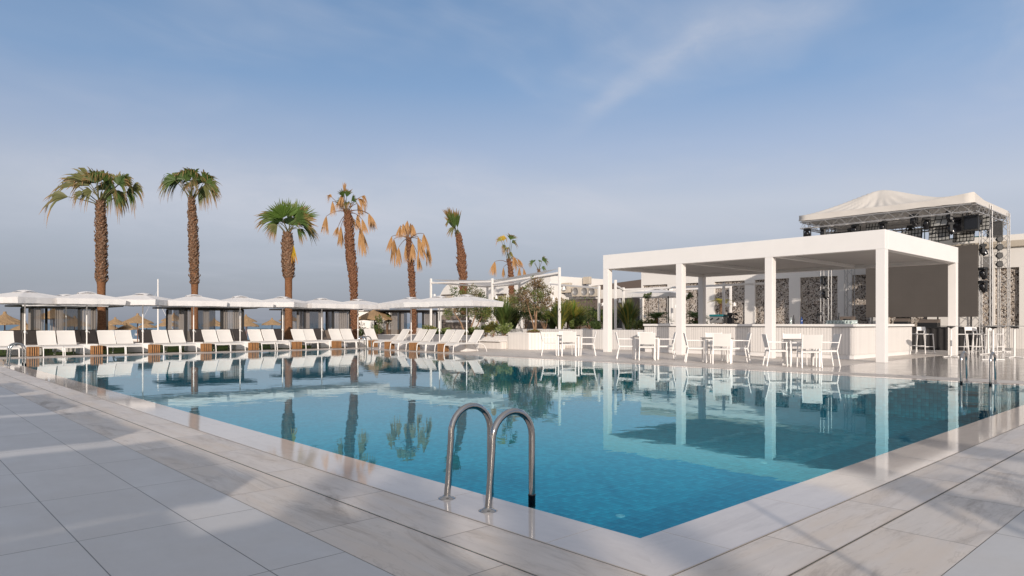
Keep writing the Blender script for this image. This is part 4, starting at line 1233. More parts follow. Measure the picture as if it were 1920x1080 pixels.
x, y = on_bar(1590, 0.42)
t = thing('glass_rack', (x, y, zc), 0, 'clear rack of upturned glasses at the bar corner', 'glass rack')
b = MB(); b.box((0, 0.2, 0.012), (0.5, 0.9, 0.022), None, 0, 0.004); b.build('tray', M['glassware'], t)
b = MB()
for i in range(4):
    for j in range(8): b.lathe([(0.042, 0.025), (0.036, 0.13), (0.0, 0.131)], 8, (-0.19 + i * 0.125, -0.2 + j * 0.115, 0))
b.build('glasses', M['glassware'], t)
x, y = on_bar(1588, 0.95)
t = thing('pan', (x, y, zc), 0, 'small dark bowl standing behind the glass rack', 'bowl')
b = MB(); b.lathe([(0.05, 0.06), (0.12, 0.14), (0.13, 0.18), (0.115, 0.16), (0.0, 0.08)], 16); b.lathe([(0.07, 0), (0.05, 0.06)], 12); b.build('bowl', M['black'], t)

# ------------------------------------------------------------------ dining sets by the pool
def make_chair():
    t = thing('dining_armchair', (0, 0, 0), 0, '', 'chair', 'white armchairs at the poolside tables')
    W = 0.52
    f = M['white']
    b = MB(); b.box((0, 0.0, 0.44), (W - 0.05, 0.46, 0.035), None, 0, 0.012)
    b.build('seat', M['lounger'], t)
    b = MB()
    for y in (-0.21, 0.2): b.tube([(-W / 2 + 0.03, y, 0.415), (W / 2 - 0.03, y, 0.415)], 0.013, 6)
    for s in (-1, 1): b.tube([(s * (W / 2 - 0.025), -0.21, 0.42), (s * (W / 2 - 0.025), 0.22, 0.42)], 0.014, 6)
    b.build('frame', f, t)
    for s in (-1, 1):
        x = s * (W / 2 - 0.02)
        b = MB(); b.bar((x * 1.04, 0.245, 0), (x, 0.22, 0.66), 0.032, 0.028, 0, 0.005); b.build('leg', f, t)
        b = MB(); b.bar((x * 1.05, -0.30, 0), (x, -0.225, 0.44), 0.032, 0.03, 0, 0.005); b.build('leg', f, t)
        b = MB(); b.box((x, -0.015, 0.668), (0.042, 0.52, 0.024), None, 0, 0.008); b.build('armrest', f, t)
    b = MB()
    def bk(u, v, o): return (-W / 2 + 0.015 + u * (W - 0.03), -0.235 - 0.085 * v - 0.03 * math.sin(math.pi * u) + o, 0.52 + 0.37 * v)
    b.grid(lambda u, v: bk(u, v, 0.011), 6, 5); b.grid(lambda u, v: bk(1 - u, v, -0.011), 6, 5)
    for s in (0.0, 1.0):
        p = [bk(s, v / 5, .011) for v in range(6)] + [bk(s, v / 5, -.011) for v in range(6)]
        b.add(p, [(i, i + 1, 7 + i, 6 + i) for i in range(5)])
        p = [bk(u / 6, s, .011) for u in range(7)] + [bk(u / 6, s, -.011) for u in range(7)]
        b.add(p, [(i, i + 1, 8 + i, 7 + i) for i in range(6)])
    bo = b.build('backrest', M['lounger'], t)
    b = MB()
    for s in (-1, 1):
        x = s * (W / 2 - 0.018)
        b.bar((x, -0.222, 0.42), (x, -0.325, 0.90), 0.03, 0.026, 0, 0.005)
    b.build('back_frame', f, bo)
    return t
def make_table():
    t = thing('dining_table', (0, 0, 0), 0, '', 'table', 'square tables by the pool')
    b = MB(); b.box((0, 0, 0.742), (0.86, 0.86, 0.022), None, 0, 0.004); b.build('table_top', M['greytop'], t)
    b = MB()
    for s in (-1, 1):
        b.box((0, s * 0.37, 0.707), (0.70, 0.03, 0.045)); b.box((s * 0.37, 0, 0.707), (0.03, 0.70, 0.045))
    b.build('frame', M['white'], t)
    for x in (-.37, .37):
        for y in (-.37, .37):
            b = MB(); b.box((x, y, 0.365), (0.05, 0.05, 0.73), None, 0, 0.006); b.build('leg', M['white'], t)
    return t
chair = make_chair(); table = make_table()
sets = [(1066, 19.0, 2, 'the leftmost table by the planter'), (1212, 19.0, 2, 'the table beside the leftmost column'), (1344, 19.0, 2, 'the table just right of the second column'), (1503, 19.0, 2, 'the rightmost table before the bar corner')]
nc = 0
for k, (px, v, rot, lab) in enumerate(sets):
    u = on_v(px, v); x, y = PV(v, u)
    th = math.atan((px - 960) / FPX)
    rz = -ANG - th * 0.55 + R_([-2, -4, 1, 4][k])
    place(table, k == 0, (x, y, 0.004), rz, 'square white-legged table with a grey top, ' + lab)
    for (dx, dy, ra, nm) in ((0.02, -0.66, 0, 'back to the pool'), (-0.66, 0.02, -90, 'side-on at the left'), (0.66, 0.0, 90, 'side-on at the right'), (0.0, 0.62, 180, 'facing the pool')):
        ddx, ddy = dx + rj.uniform(-.04, .04), dy + rj.uniform(-.04, .04)
        if k == 0 and nm == 'facing the pool': ddx -= 0.12
        c_, s_ = math.cos(rz), math.sin(rz)
        place(chair, nc == 0, (x + ddx * c_ - ddy * s_, y + ddx * s_ + ddy * c_, 0.004), rz + R_(ra + rj.uniform(-5, 5)), 'white armchair %s at %s' % (nm, lab))
        nc += 1

# ------------------------------------------------------------------ high tables and bar stools on the right
def make_hightable():
    t = thing('high_table', (0, 0, 0), 0, '', 'high table', 'high tables on the terrace at right')
    b = MB(); b.lathe([(0.0, 1.085), (0.33, 1.085), (0.34, 1.09), (0.34, 1.10), (0.33, 1.105), (0, 1.105)], 36); b.build('table_top', M['grey'], t)
    b = MB(); b.lathe([(0.03, 1.02), (0.13, 1.07), (0.14, 1.083)], 12); b.build('bracket', M['black'], t)
    b = MB(); b.tube([(0, 0, 0.03), (0, 0, 1.05)], 0.035, 12); b.build('pole', M['white'], t)
    for k in range(4):
        a = k * math.pi / 2 + .4
        b = MB(); b.bar((0, 0, 0.035), (0.32 * math.cos(a), 0.32 * math.sin(a), 0.018), 0.06, 0.03, 0, 0.006); b.build('foot', M['white'], t)
    return t
def make_stool2():
    t = thing('bar_stool', (0, 0, 0), 0, '', 'bar stool', 'white bar stools on the terrace at right')
    b = MB(); b.box((0, 0, 0.765), (0.42, 0.40, 0.03), None, 0, 0.01); b.build('seat', M['white'], t)
    for sx in (-1, 1):
        b = MB(); b.bar((sx * 0.22, 0.22, 0), (sx * 0.19, 0.17, 0.75), 0.032, 0.028, 0, 0.004); b.build('leg', M['white'], t)
        b = MB(); b.bar((sx * 0.22, -0.24, 0), (sx * 0.195, -0.18, 0.75), 0.032, 0.028, 0, 0.004); b.bar((sx * 0.195, -0.18, 0.75), (sx * 0.19, -0.225, 1.04), 0.032, 0.028, 0, 0.004); b.build('leg', M['white'], t)
    b = MB(); b.box((0, -0.215, 0.975), (0.40, 0.025, 0.15), Matrix.Rotation(R_(8), 3, 'X'), 0, 0.008); b.build('backrest', M['white'], t)
    b = MB()
    b.bar((-0.21, 0.205, 0.28), (0.21, 0.205, 0.28), 0.022, 0.022); b.bar((-0.21, -0.225, 0.28), (0.21, -0.225, 0.28), 0.022, 0.022)
    for sx in (-1, 1): b.bar((sx * 0.212, -0.22, 0.28), (sx * 0.212, 0.2, 0.28), 0.022, 0.022)
    b.build('footrest', M['white'], t)
    return t
ht = make_hightable(); bs = make_stool2()
htp = [(1783, 24.4, 'nearest high table with a white cross foot, before the right front column'), (1902, 24.0, 'rightmost high table at the picture edge'), (1853, 26.3, 'high table left of the tower, among the stools'),
       (1862, 22.4, 'high table with a broad black bracket behind the right ladder rail'), (1880, 28.6, 'high table farthest back, behind the tower')]
for i, (px, Y, lab) in enumerate(htp):
    x, y = at(px, Y); place(ht, i == 0, (x, y, 0.004), rj.uniform(0, 1), lab)
bsp = [(1718, 28.2, 60, 'white bar stool half hidden behind the bar end'), (1735, 27.2, 150, 'white bar stool standing free between bar end and right column'), (1803, 27.0, 200, 'white bar stool just right of the right column'),
       (1825, 27.6, 150, 'white bar stool second from the right column'), (1839, 26.8, 175, 'white bar stool third from the right column'), (1866, 27.4, 160, 'white bar stool farthest right, below the tower')]
for i, (px, Y, rz, lab) in enumerate(bsp):
    x, y = at(px, Y); place(bs, i == 0, (x, y, 0.004), R_(rz), lab)

# ------------------------------------------------------------------ stage: canopy on truss towers, LED wall, lights
SV0, SV1, SU0, SU1 = 33.0, 38.8, 7.9, 15.14
sx0, sy0 = PV(SV0, SU0)
stage = thing('stage_canopy', (sx0, sy0, 0.0), 0, 'stage canopy of sagging white tarpaulin on aluminium truss towers', 'stage canopy')
DV, DU = SV1 - SV0, SU1 - SU0
zf, ztop = 6.14, 6.40
pk = (1.7, 4.15, 7.42)
def cover(u, v):
    x, y = u * DV, v * DU
    # distance to the edge measured along the ray from the peak
    dx, dy = x - pk[0], y - pk[1]
    tx = (DV - pk[0]) / dx if dx > 1e-6 else (-pk[0] / dx if dx < -1e-6 else 1e9)
    ty = (DU - pk[1]) / dy if dy > 1e-6 else (-pk[1] / dy if dy < -1e-6 else 1e9)
    f = 1 / min(tx, ty) if (abs(dx) > 1e-6 or abs(dy) > 1e-6) else 0
    f = (math.sqrt(f * f + 0.012) - 0.1095) / 0.897
    a = math.atan2(dy, dx)
    wr = 0.075 * math.sin(a * 23 + 2 * math.sin(a * 5)) * f * (1 - f) * 2.2
    z = ztop + (pk[2] - ztop) * (1 - f) ** 1.42 + wr - 0.10 * math.sin(math.pi * f) * (0.5 + 0.5 * math.cos(4 * a))
    # the right front corner is propped up a little
    cxy = math.hypot(x, y); z += 0.16 * max(0, 1 - cxy / 1.6)
    return (x, y, z)
b = MB(); b.grid(cover, 60, 72)
per = [(u / 20, 0) for u in range(20)] + [(1, v / 20) for v in range(20)] + [(1 - u / 20, 1) for u in range(20)] + [(0, 1 - v / 20) for v in range(20)]
rr = random.Random(8)
tp = [cover(u, v) for u, v in per]
bt = [(p[0] * 1.004 - 0.01, p[1] * 1.004 - 0.012, zf + rr.uniform(-.015, .015)) for p in tp]
md = [(p[0] + 0.02 * math.sin(i * 1.7), p[1] + 0.02 * math.sin(i * 2.1), (p[2] + zf) / 2) for i, p in enumerate(tp)]
n = len(per)
b.add(tp + md + bt, [(a * n + i, a * n + (i + 1) % n, (a + 1) * n + (i + 1) % n, (a + 1) * n + i) for a in range(2) for i in range(n)], 0, True)
b.build('roof_cover', M['tarp'], stage)
def truss(b, p, q, w=0.32, r=0.024, pitch=0.42):
    p, q = Vector(p), Vector(q); d = q - p; L = d.length; d.normalize()
    ref = Vector((0, 0, 1)) if abs(d.z) < 0.9 else Vector((1, 0, 0))
    x = d.cross(ref).normalized(); y = d.cross(x)
    cs = [(x * sx + y * sy) * w / 2 for sx, sy in ((-1, -1), (1, -1), (1, 1), (-1, 1))]
    for c in cs: b.tube([p + c, q + c], r, 6)
    n = max(2, int(L / pitch))
    for k in range(4):
        c0, c1 = cs[k], cs[(k + 1) % 4]
        for i in range(n):
            a, e = (c0, c1) if i % 2 == 0 else (c1, c0)
            b.tube([p + d * (L * i / n) + a, p + d * (L * (i + 1) / n) + e], r * 0.5, 4, 0, False)
TW = [(2.5, 0.15), (5.6, 0.15), (2.5, 7.0), (5.6, 7.05)]
for (tv, tu) in TW:
    b = MB(); truss(b, (tv, tu, 0.06), (tv, tu, 6.3), 0.38)
    b.box((tv, tu, 0.03), (0.7, 0.7, 0.05))
    b.build('tower', M['alu'], stage)
zt_ = 5.93
for p, q in (((0.15, 0.1, zt_), (0.15, 7.1, zt_)), ((5.65, 0.1, zt_), (5.65, 7.1, zt_)), ((0.15, 0.1, zt_ + 0.01), (5.65, 0.1, zt_ + 0.01)), ((0.15, 7.1, zt_ + 0.01), (5.65, 7.1, zt_ + 0.01)), ((2.5, 0.1, zt_ - 0.02), (2.5, 7.1, zt_ - 0.02)), ((4.1, 0.1, zt_ - 0.03), (4.1, 7.1, zt_ - 0.03))):
    b = MB(); truss(b, p, q, 0.3, 0.022, 0.34); b.build('roof_truss', M['alu'], stage)
b = MB()
for y in (1.2, 2.4, 3.0, 4.0): b.tube([(4.1, y, 4.95), (4.1, y, 5.8)], 0.02, 6)
b.tube([(4.1, 0.6, 5.15), (4.1, 6.4, 5.15)], 0.025, 6)
b.build('hanging_frame', plain('green_pipe', (0.02, 0.13, 0.10), 0.5), stage)
def sp(dv, du, z): return (sx0 + dv, sy0 + du, z)
def make_mover():
    t = thing('moving_head_light', (0, 0, 0), 0, '', 'stage light', 'black moving head lights on the stage')
    b = MB(); b.box((0, 0, -0.06), (0.30, 0.24, 0.11), None, 0, 0.02); b.build('base', M['black'], t)
    b = MB()
    for s in (-1, 1): b.box((s * 0.155, 0, -0.25), (0.04, 0.12, 0.32), None, 0, 0.015)
    b.box((0, 0, -0.115), (0.34, 0.13, 0.03)); b.build('yoke', M['black'], t)
    b = MB()
    rot = Matrix.Rotation(R_(150), 3, 'X')
    b.lathe([(0.0, -0.17), (0.09, -0.16), (0.125, -0.08), (0.13, 0.05), (0.11, 0.16), (0.12, 0.2)], 14, (0, 0, -0.31), 0, True, rot)
    b.build('head', M['blackgloss'], t)
    b = MB(); b.lathe([(0.11, 0.185), (0.07, 0.2), (0, 0.205)], 14, (0, 0, -0.31), 0, True, rot); b.build('lens', M['glassware'], t)
    return t
mover = make_mover(); nm = 0
def put_mover(dv, du, z, rot, lab):
    global nm
    place(mover, nm == 0, sp(dv, du, z), R_(rot), lab); nm += 1
bars = [(0.25, 6.95, 5.78, 'at the left tip of the canopy'), (0.3, 6.2, 5.76, 'second along the front truss from its left tip'), (1.0, 5.2, 5.70, 'above the left of the pavilion roof edge'), (0.3, 4.75, 5.76, 'third along the front truss, hanging low'), (0.3, 3.55, 5.76, 'before the green hanging frame'),
        (0.3, 2.3, 5.95, 'above the left square lamp panel, tucked up high'), (0.4, 1.85, 5.76, 'left of the tilted lamp panel'), (0.35, 0.95, 5.95, 'right of the tilted lamp panel, upper'), (0.4, 0.92, 5.45, 'right of the tilted lamp panel, lower'), (1.6, 0.25, 5.78, 'near the right front corner of the canopy'),
        (2.1, 3.0, 5.70, 'deep under the canopy between two lamp panels'), (4.4, 0.25, 5.75, 'under the right rear edge of the canopy')]
for dv, du, z, lab in bars: put_mover(dv, du, z, rj.uniform(20, 120), 'black moving head stage light ' + lab)
tower_l = [(2.28, 0.2, 4.62, 'on the right front tower, uppermost of three'), (2.28, 0.2, 3.62, 'on the right front tower, middle of three'), (2.28, 0.2, 3.05, 'on the right front tower, lowest of three'),
           (2.25, 7.0, 3.58, 'on the left front tower, upper of two'), (2.25, 6.95, 2.92, 'on the left front tower, lower of two')]
for dv, du, z, lab in tower_l: put_mover(dv, du, z, rj.uniform(-20, 70), 'black moving head light ' + lab)
# round par cans in a column
par_can = thing('par_light', (0, 0, 0), 0, '', 'stage light', 'column of round par lights on the right rear tower')
b = MB(); rot = Matrix.Rotation(R_(90), 3, 'Y') @ Matrix.Rotation(R_(0), 3, 'X')
b.lathe([(0.12, -0.02), (0.15, 0.0), (0.15, 0.03), (0.11, 0.06), (0.09, 0.2), (0.05, 0.24), (0, 0.24)], 16, (0, 0, 0), 0, True, rot); b.build('housing', M['black'], par_can)
b = MB(); b.lathe([(0.0, -0.012), (0.115, -0.012)], 16, (0, 0, 0), 0, True, rot); b.build('lens', M['alu'], par_can)
b = MB(); b.tube([(0.1, -0.16, 0), (0.1, -0.17, 0.14), (0.1, 0.17, 0.14), (0.1, 0.16, 0)], 0.012, 5); b.build('bracket', M['black'], par_can)
for i, z in enumerate((5.45, 5.08, 4.70, 4.32, 3.92)):
    place(par_can, i == 0, sp(5.2, 0.22, z), R_(40), 'round par light on the right rear tower, %s of the column' % ['topmost', 'second from the top', 'middle one', 'second from the bottom', 'lowest'][i])
# square blinder panels, speaker boxes
def blinder(dv, du, z, rx, lab, nx=6, ny=4):
    t = thing('square_lamp', sp(dv, du, z), -math.pi / 2 - 0.2, lab, 'lamp panel', 'square lamp panels under the stage canopy')
    Rm = Matrix.Rotation(R_(rx), 3, 'X')
    b = MB(); b.box((0, 0, 0), (0.86, 0.1, 0.68), Rm, 0, 0.01); b.build('housing', M['black'], t)
    b = MB()
    for i in range(nx):
        for j in range(ny):
            b.box(Rm @ Vector((-0.43 + (i + .5) * .86 / nx, -0.056, -0.34 + (j + .5) * .68 / ny)), (.86 / nx - .04, 0.012, .68 / ny - .04), Rm, 0, 0.004)
    b.build('lamp_cells', M['lampcell'], t)
    b = MB()
    for s in (-1, 1): b.tube([(s * 0.44, 0, 0), (s * 0.44, 0, 0.5)], 0.015, 5)
    b.build('bracket', M['black'], t)
blinder(1.2, 4.2, 5.5, -14, 'lamp panel above the pavilion roof corner, leftmost of the row')
blinder(1.5, 2.75, 5.05, -8, 'lamp panel of small square cells, hanging low left of the middle')
blinder(1.5, 1.65, 5.15, -8, 'lamp panel of small square cells, hanging low in the middle of the row')
blinder(0.7, 1.45, 5.62, -30, 'tilted lamp panel with four big lit cells up under the canopy', 3, 2)
blinder(2.3, 0.35, 5.55, -6, 'lamp panel behind the right front corner of the canopy')
blinder(2.6, 1.0, 5.15, -8, 'lamp panel half behind the black speaker boxes')
def speaker(dv, du, z, rz, lab, w=0.55, h=0.72):
    t = thing('speaker', sp(dv, du, z), rz, lab, 'speaker', 'black speakers of the stage')
    b = MB()
    pts = [(-w / 2, -0.25), (w / 2, -0.25), (w / 2 * 0.75, 0.25), (-w / 2 * 0.75, 0.25)]
    b.prism(pts, -h / 2, h / 2); b.build('cabinet', M['black'], t)
    b = MB(); b.box((0, -0.258, 0), (w - 0.06, 0.012, h - 0.06), None, 0, 0.004); b.build('grille', M['blackgloss'], t)
    b = MB()
    for s in (-1, 1): b.box((s * (w / 2 - 0.06), 0, h / 2 + 0.12), (0.03, 0.06, 0.26))
    b.build('bracket', M['black'], t)
speaker(1.3, 0.93, 5.42, -math.pi / 2, 'left of two black speaker boxes under the canopy right of the middle', 0.54, 0.62)
speaker(1.3, 0.36, 5.46, -math.pi / 2, 'right of two black speaker boxes under the canopy right of the middle', 0.54, 0.62)
speaker(4.3, 0.25, 5.45, -0.9, 'tilted black speaker hanging at the right rear corner of the canopy', 0.5, 0.7)
speaker(1.6, 5.6, 5.35, -math.pi / 2, 'wide black speaker just above the pavilion roof at left', 1.3, 0.5)
# LED wall and low stage
lx, ly = PV(35.25, 8.28)
t = thing('led_screen', (lx, ly, 0), 0, 'big blank grey-brown LED screen behind the bar pavilion', 'screen')
b = MB(); b.box((0.0, 2.3, 3.05), (0.10, 4.6, 3.14), None, 0, 0.005); b.build('panel', M['screen'], t)
b = MB()
for y in (0.3, 1.6, 3.0, 4.4):
    b.tube([(0.2, y, 0.0), (0.2, y, 4.55)], 0.03, 6)
b.tube([(0.2, 0.1, 4.5), (0.2, 4.5, 4.5)], 0.03, 6); b.tube([(0.2, 0.1, 1.7), (0.2, 4.5, 1.7)], 0.03, 6)
b.build('support_frame', M['black'], t)
px_, py_ = PV(34.7, 8.9)
t = thing('stage_platform', (px_, py_, 0), 0, 'low black-skirted stage platform behind the bar stools', 'stage')
b = MB(); b.box((1.6, 2.9, 1.0), (3.2, 6.4, 0.06), None, 0, 0.006); b.build('deck', M['black'], t)
b = MB()
def sk(u, v): return (0.02 + 0.03 * math.sin(u * 150), -0.28 + u * 6.36, 0.01 + v * 0.96)
b.grid(sk, 150, 2); b.grid(lambda u, v: (0.02 + u * 3.1, -0.28 + 0.03 * math.sin(u * 80), 0.01 + v * 0.96), 80, 2); b.build('skirt', plain('black_skirt_cloth', (0.02, 0.018, 0.018), 0.85, amt=0.4), t)
for i, (dv, du, w, h, lab) in enumerate(((0.5, 4.9, 0.7, 0.5, 'black wedge monitor on the stage left of the right column'), (0.6, 2.4, 0.6, 0.45, 'black wedge monitor on the stage right of the right column'), (0.6, 1.3, 0.8, 0.35, 'low black case on the stage beside the tower'))):
    t = thing('stage_monitor', (px_ + dv, py_ + du, 1.03), 0, lab, 'stage monitor', 'black monitors lying on the stage')
    b = MB(); b.prism([(-0.25, -w / 2), (0.25, -w / 2), (0.25, w / 2), (-0.25, w / 2)], 0, h * 0.55); b.build('cabinet', M['black'], t)
    b = MB(); b.add([(-0.25, -w / 2, h * .55), (0.25, -w / 2, h * .55), (0.25, w / 2, h * .55), (-0.25, w / 2, h * .55), (0.1, -w / 2, h), (0.25, -w / 2, h), (0.25, w / 2, h), (0.1, w / 2, h)],
                    [(0, 4, 7, 3), (4, 5, 6, 7), (0, 1, 5, 4), (3, 7, 6, 2), (1, 2, 6, 5)]); b.build('grille', M['brownmesh'], t)

# ------------------------------------------------------------------ long white building with pebble panels
WV = 40.0
wx, _ = PV(WV, 0)
UB0, UB1 = 0.2, 29.6
bl = thing('main_building', (wx, 0, 0), 0, 'long white building with tall pebble panels behind bar and stage', 'building')
uy = lambda u: u + CAMY
ZP0, ZP1, ZW = 0.95, 3.86, 5.02
def bbox_(name, v0, v1, u0, u1, z0, z1, mat_, e=0.0, parent=bl):
    b = MB(); b.box((((v0 + v1) / 2 - WV), uy((u0 + u1) / 2), (z0 + z1) / 2), (v1 - v0, u1 - u0, z1 - z0), None, 0, e)
    return b.build(name, mat_, parent)
bbox_('wall', WV + 0.14, WV + 9, UB0, UB1, 0, ZW, M['white_wall'])
panels = []
for a, c in ((1207, 1253), (1276, 1311), (1341, 1398), (1417, 1481), (1502, 1572), (1598, 1632), (1667, 1740), (1841, 1862), (1866, 1912)):
    panels.append((on_v(c, WV), on_v(a, WV)))
panels.sort()
for (a, c) in panels:
    bbox_('pebble_panel', WV + 0.03, WV + 0.136, a, c, ZP0, ZP1, M['gabion'])
edges = [UB0] + [q for p in panels for q in p] + [UB1]
for i in range(0, len(edges), 2):
    if edges[i + 1] - edges[i] > 0.02: bbox_('pilaster', WV - 0.12, WV + 0.137, edges[i], edges[i + 1], ZP0, ZP1, M['white_wall'])
bbox_('header', WV - 0.12, WV + 0.137, UB0, UB1, ZP1 + 0.002, ZW - 0.2, M['white_wall'])
bbox_('cornice', WV - 0.26, WV + 0.14, UB0, UB1, ZW - 0.198, ZW + 0.12, M['cream'], 0.03)
bbox_('base_course', WV - 0.16, WV + 0.138, UB0, UB1, 0, ZP0 - 0.003, M['clad'])
a, c = on_v(1862, WV), on_v(1843, WV)
w_ = bbox_('shutter', WV - 0.16, WV - 0.123, a, c, 3.85, 4.45, M['grey'])
# parapet step and dark soffit line at the building's left end
bbox_('parapet', WV + 0.3, WV + 8, UB0 + 2, UB1 - 6, ZW + 0.003, ZW + 0.45, M['white_wall'])

# low white building with a rounded end, at left behind the pergola
rv0 = 42.0
ua, ub = on_v(1032, rv0), on_v(820.5, rv0)
rx_, _ = PV(rv0, 0)
rb = thing('rounded_building', (rx_, uy(ua), 0), 0, 'low white building with a rounded left end behind the shade sails', 'building')
Lr = ub - ua; Hr = 5.2; rad = 2.6
pts = [(0, 0), (Lr, 0)] + [(Lr - rad + rad * math.cos(a), Hr - rad + rad * math.sin(a)) for a in [k * math.pi / 2 / 10 for k in range(11)]] + [(0, Hr)]
b = MB(); n = len(pts)
vs = [(0.0, p[0], p[1]) for p in pts] + [(7.0, p[0], p[1]) for p in pts]
b.add(vs, [tuple(reversed(range(n))), tuple(range(n, 2 * n))] + [(i, (i + 1) % n, n + (i + 1) % n, n + i) for i in range(n)])
b.build('wall', M['white_wall'], rb)
for (a, c, z) in ((829, 850, 553), (870, 905, 552), (932, 950, 552), (965, 985, 551)):
    u0_, u1_ = on_v(c, rv0) - ua, on_v(a, rv0) - ua
    zz0 = 1.2 + (606 - z) / FPX * depth(*PV(rv0, (u0_ + u1_) / 2 + ua))
    b = MB(); b.box((-0.06, (u0_ + u1_) / 2, zz0), (0.12, u1_ - u0_, 0.1)); b.build('awning_box', M['brownwall'], rb)
    b = MB(); b.box((0.0, (u0_ + u1_) / 2, zz0 - 1.0), (0.06, u1_ - u0_ - 0.2, 1.8)); b.build('blind', M['cream'], rb)
# small far white pavilion left of the fourth cabana
x, y = at(694, 64.0)
t = thing('white_kiosk', (x, y, 0), -ANG + 0.35, 'small flat white kiosk far behind the right end of the lounger row', 'kiosk')
zk = zz(584, 64)
b = MB(); b.box((0, 0, zk / 2), (3.6, 3.0, zk), None, 0, 0.05); b.build('wall', M['white_wall'], t)
b = MB(); b.box((0, 0, zk + 0.06), (4.0, 3.4, 0.12), None, 0, 0.02); b.build('roof', M['white'], t)
b = MB(); b.box((0.3, -1.51, zk * 0.42), (0.12, 0.04, zk * 0.8)); b.build('door_jamb', M['grey'], t)
# lower brown-fronted annexe with air conditioners on it
av = 44.0
aa, ab = on_v(1206, av) , on_v(1040, av)
ax_, _ = PV(av, 0)
an = thing('annexe', (ax_, uy(aa), 0), 0, 'low brown-fronted annexe with a pale flat roof, behind the pergola', 'building')
La = ab - aa
b = MB(); b.box((4, La / 2, 1.15), (8, La, 2.3)); b.build('wall', M['opening_shade'], an)  # solid near-black box; the shade inside the opening is put into its colour
b = MB(); b.box((3.9, La / 2, 2.75), (8.1, La, 0.9)); b.build('fascia', M['brownwall'], an)
b = MB(); b.box((4.4, La / 2, 3.6), (7.0, La, 0.8)); b.build('upper_wall', M['white_wall'], an)
b = MB()
b.add([(0.9, -0.3, 4.0), (8.5, -0.3, 4.0), (8.5, La + 6, 4.0), (0.9, La + 6, 4.0), (0.9, -0.3, 4.75), (8.5, -0.3, 4.75), (8.5, La * 0.62, 4.35), (0.9, La * 0.62, 4.35), (0.9, La + 6, 4.2), (8.5, La + 6, 4.2)],
      [(0, 4, 7), (0, 7, 8, 3), (4, 5, 6, 7), (7, 6, 9, 8), (1, 2, 9, 6, 5), (0, 1, 5, 4), (3, 8, 9, 2), (0, 3, 2, 1)])
b.build('roof', M['brownwall'], an)
ac = thing('air_conditioner', (0, 0, 0), 0, '', 'air conditioner', 'air conditioners on the annexe')
b = MB(); b.box((0, 0, 0.42), (0.42, 1.0, 0.84), None, 0, 0.02); b.build('casing', M['cream'], ac)
b = MB(); b.lathe([(0.33, 0.0), (0.33, 0.02), (0.29, 0.025), (0.29, 0.008), (0.0, 0.008)], 20, (-0.212, 0.12, 0.42), 0, True, Matrix.Rotation(R_(-90), 3, 'Y')); b.build('fan_guard', M['grey'], ac)
for dy in (.35, -.35):
    b = MB(); b.box((0, dy, -0.03), (0.4, 0.06, 0.06)); b.build('bracket', M['black'], ac)
for i, (px, yb, lab) in enumerate(((1044, 549, 'small air conditioner at the left of the row on the annexe roof'), (1062, 549, 'air conditioner second from the left on the annexe'), (1084, 556, 'larger air conditioner in the middle of the row'), (1101, 556, 'air conditioner right of the middle one on the annexe'), (1115, 556, 'air conditioner partly behind the end pergola post'))):
    vv = 43.55; u = on_v(px, vv); x, y = PV(vv, u); Y = depth(x, y)
    o = place(ac, i == 0, (x, y, max(3.26, zz(yb, Y))), 0, lab)
x, y = PV(46.0, on_v(1101, 46.0))
o = place(ac, False, (x, y, 4.62), math.pi, 'lone boxy air conditioner up on the annexe roof ridge'); o.scale = (.75, .75, .75)

# ------------------------------------------------------------------ raised terrace, planters
TZ = 0.84
x0, y0 = PV(25.15, 18.7); x1, y1 = PV(39.6, 36.0)
b = MB(); b.box(((x0 + x1) / 2, (y0 + y1) / 2, TZ / 2), (x1 - x0, y1 - y0, TZ)); struct(b.build('terrace', m_deck4))
x0, y0 = PV(25.0, 17.6); x1, y1 = PV(25.14, 36.0)
b = MB(); b.box(((x0 + x1) / 2, (y0 + y1) / 2, 0.45), (x1 - x0, y1 - y0, 0.90), None, 0, 0.006)
tag(b.build('retaining_wall', M['cladwide']), 'pale board-clad low wall edging the raised terrace behind the tables', 'low wall')
def planter(name, pts, h, lab, soil=True):
    cx, cy = pts[0]
    t = thing(name, (cx, cy, 0.004), 0, lab, 'planter', 'white planters by the pool')
    loc = [(p[0] - cx, p[1] - cy) for p in pts]
    b = MB(); b.prism(loc, 0, h - 0.04); b.build('box', M['clad'], t)
    m_ = (sum(p[0] for p in loc) / len(loc), sum(p[1] for p in loc) / len(loc))
    n = len(loc)
    inn = [(p[0] + (m_[0] - p[0]) * 0.10, p[1] + (m_[1] - p[1]) * 0.10) for p in loc]
    outp = [(p[0] + (p[0] - m_[0]) * 0.012, p[1] + (p[1] - m_[1]) * 0.012) for p in loc]
    b = MB()
    vs = [(p[0], p[1], h) for p in outp] + [(p[0], p[1], h) for p in inn] + [(p[0], p[1], h - 0.039) for p in outp] + [(p[0], p[1], h - 0.039) for p in inn]
    fs = []
    for i in range(n):
        j = (i + 1) % n
        fs += [(i, j, n + j, n + i), (2 * n + i, 2 * n + j, j, i), (n + i, n + j, 3 * n + j, 3 * n + i)]
    b.add(vs, fs); b.build('rim', M['white'], t)
    b = MB(); b.add([(p[0], p[1], h - 0.032) for p in inn], [tuple(range(n))]); b.build('soil', M['soil'], t)
    return t
planter('corner_planter', [PV(21.75, 22.35), PV(21.75, 23.7), PV(24.0, 24.3), PV(24.95, 23.2), PV(23.5, 21.75)], 0.76, 'angular white-clad planter with a young olive tree, beside the leftmost table')
planter('long_planter', [PV(21.95, 23.72), PV(24.9, 24.4), PV(24.9, 29.9), PV(21.95, 29.9)], 0.60, 'long low white planter with shrubs behind the right-hand loungers')
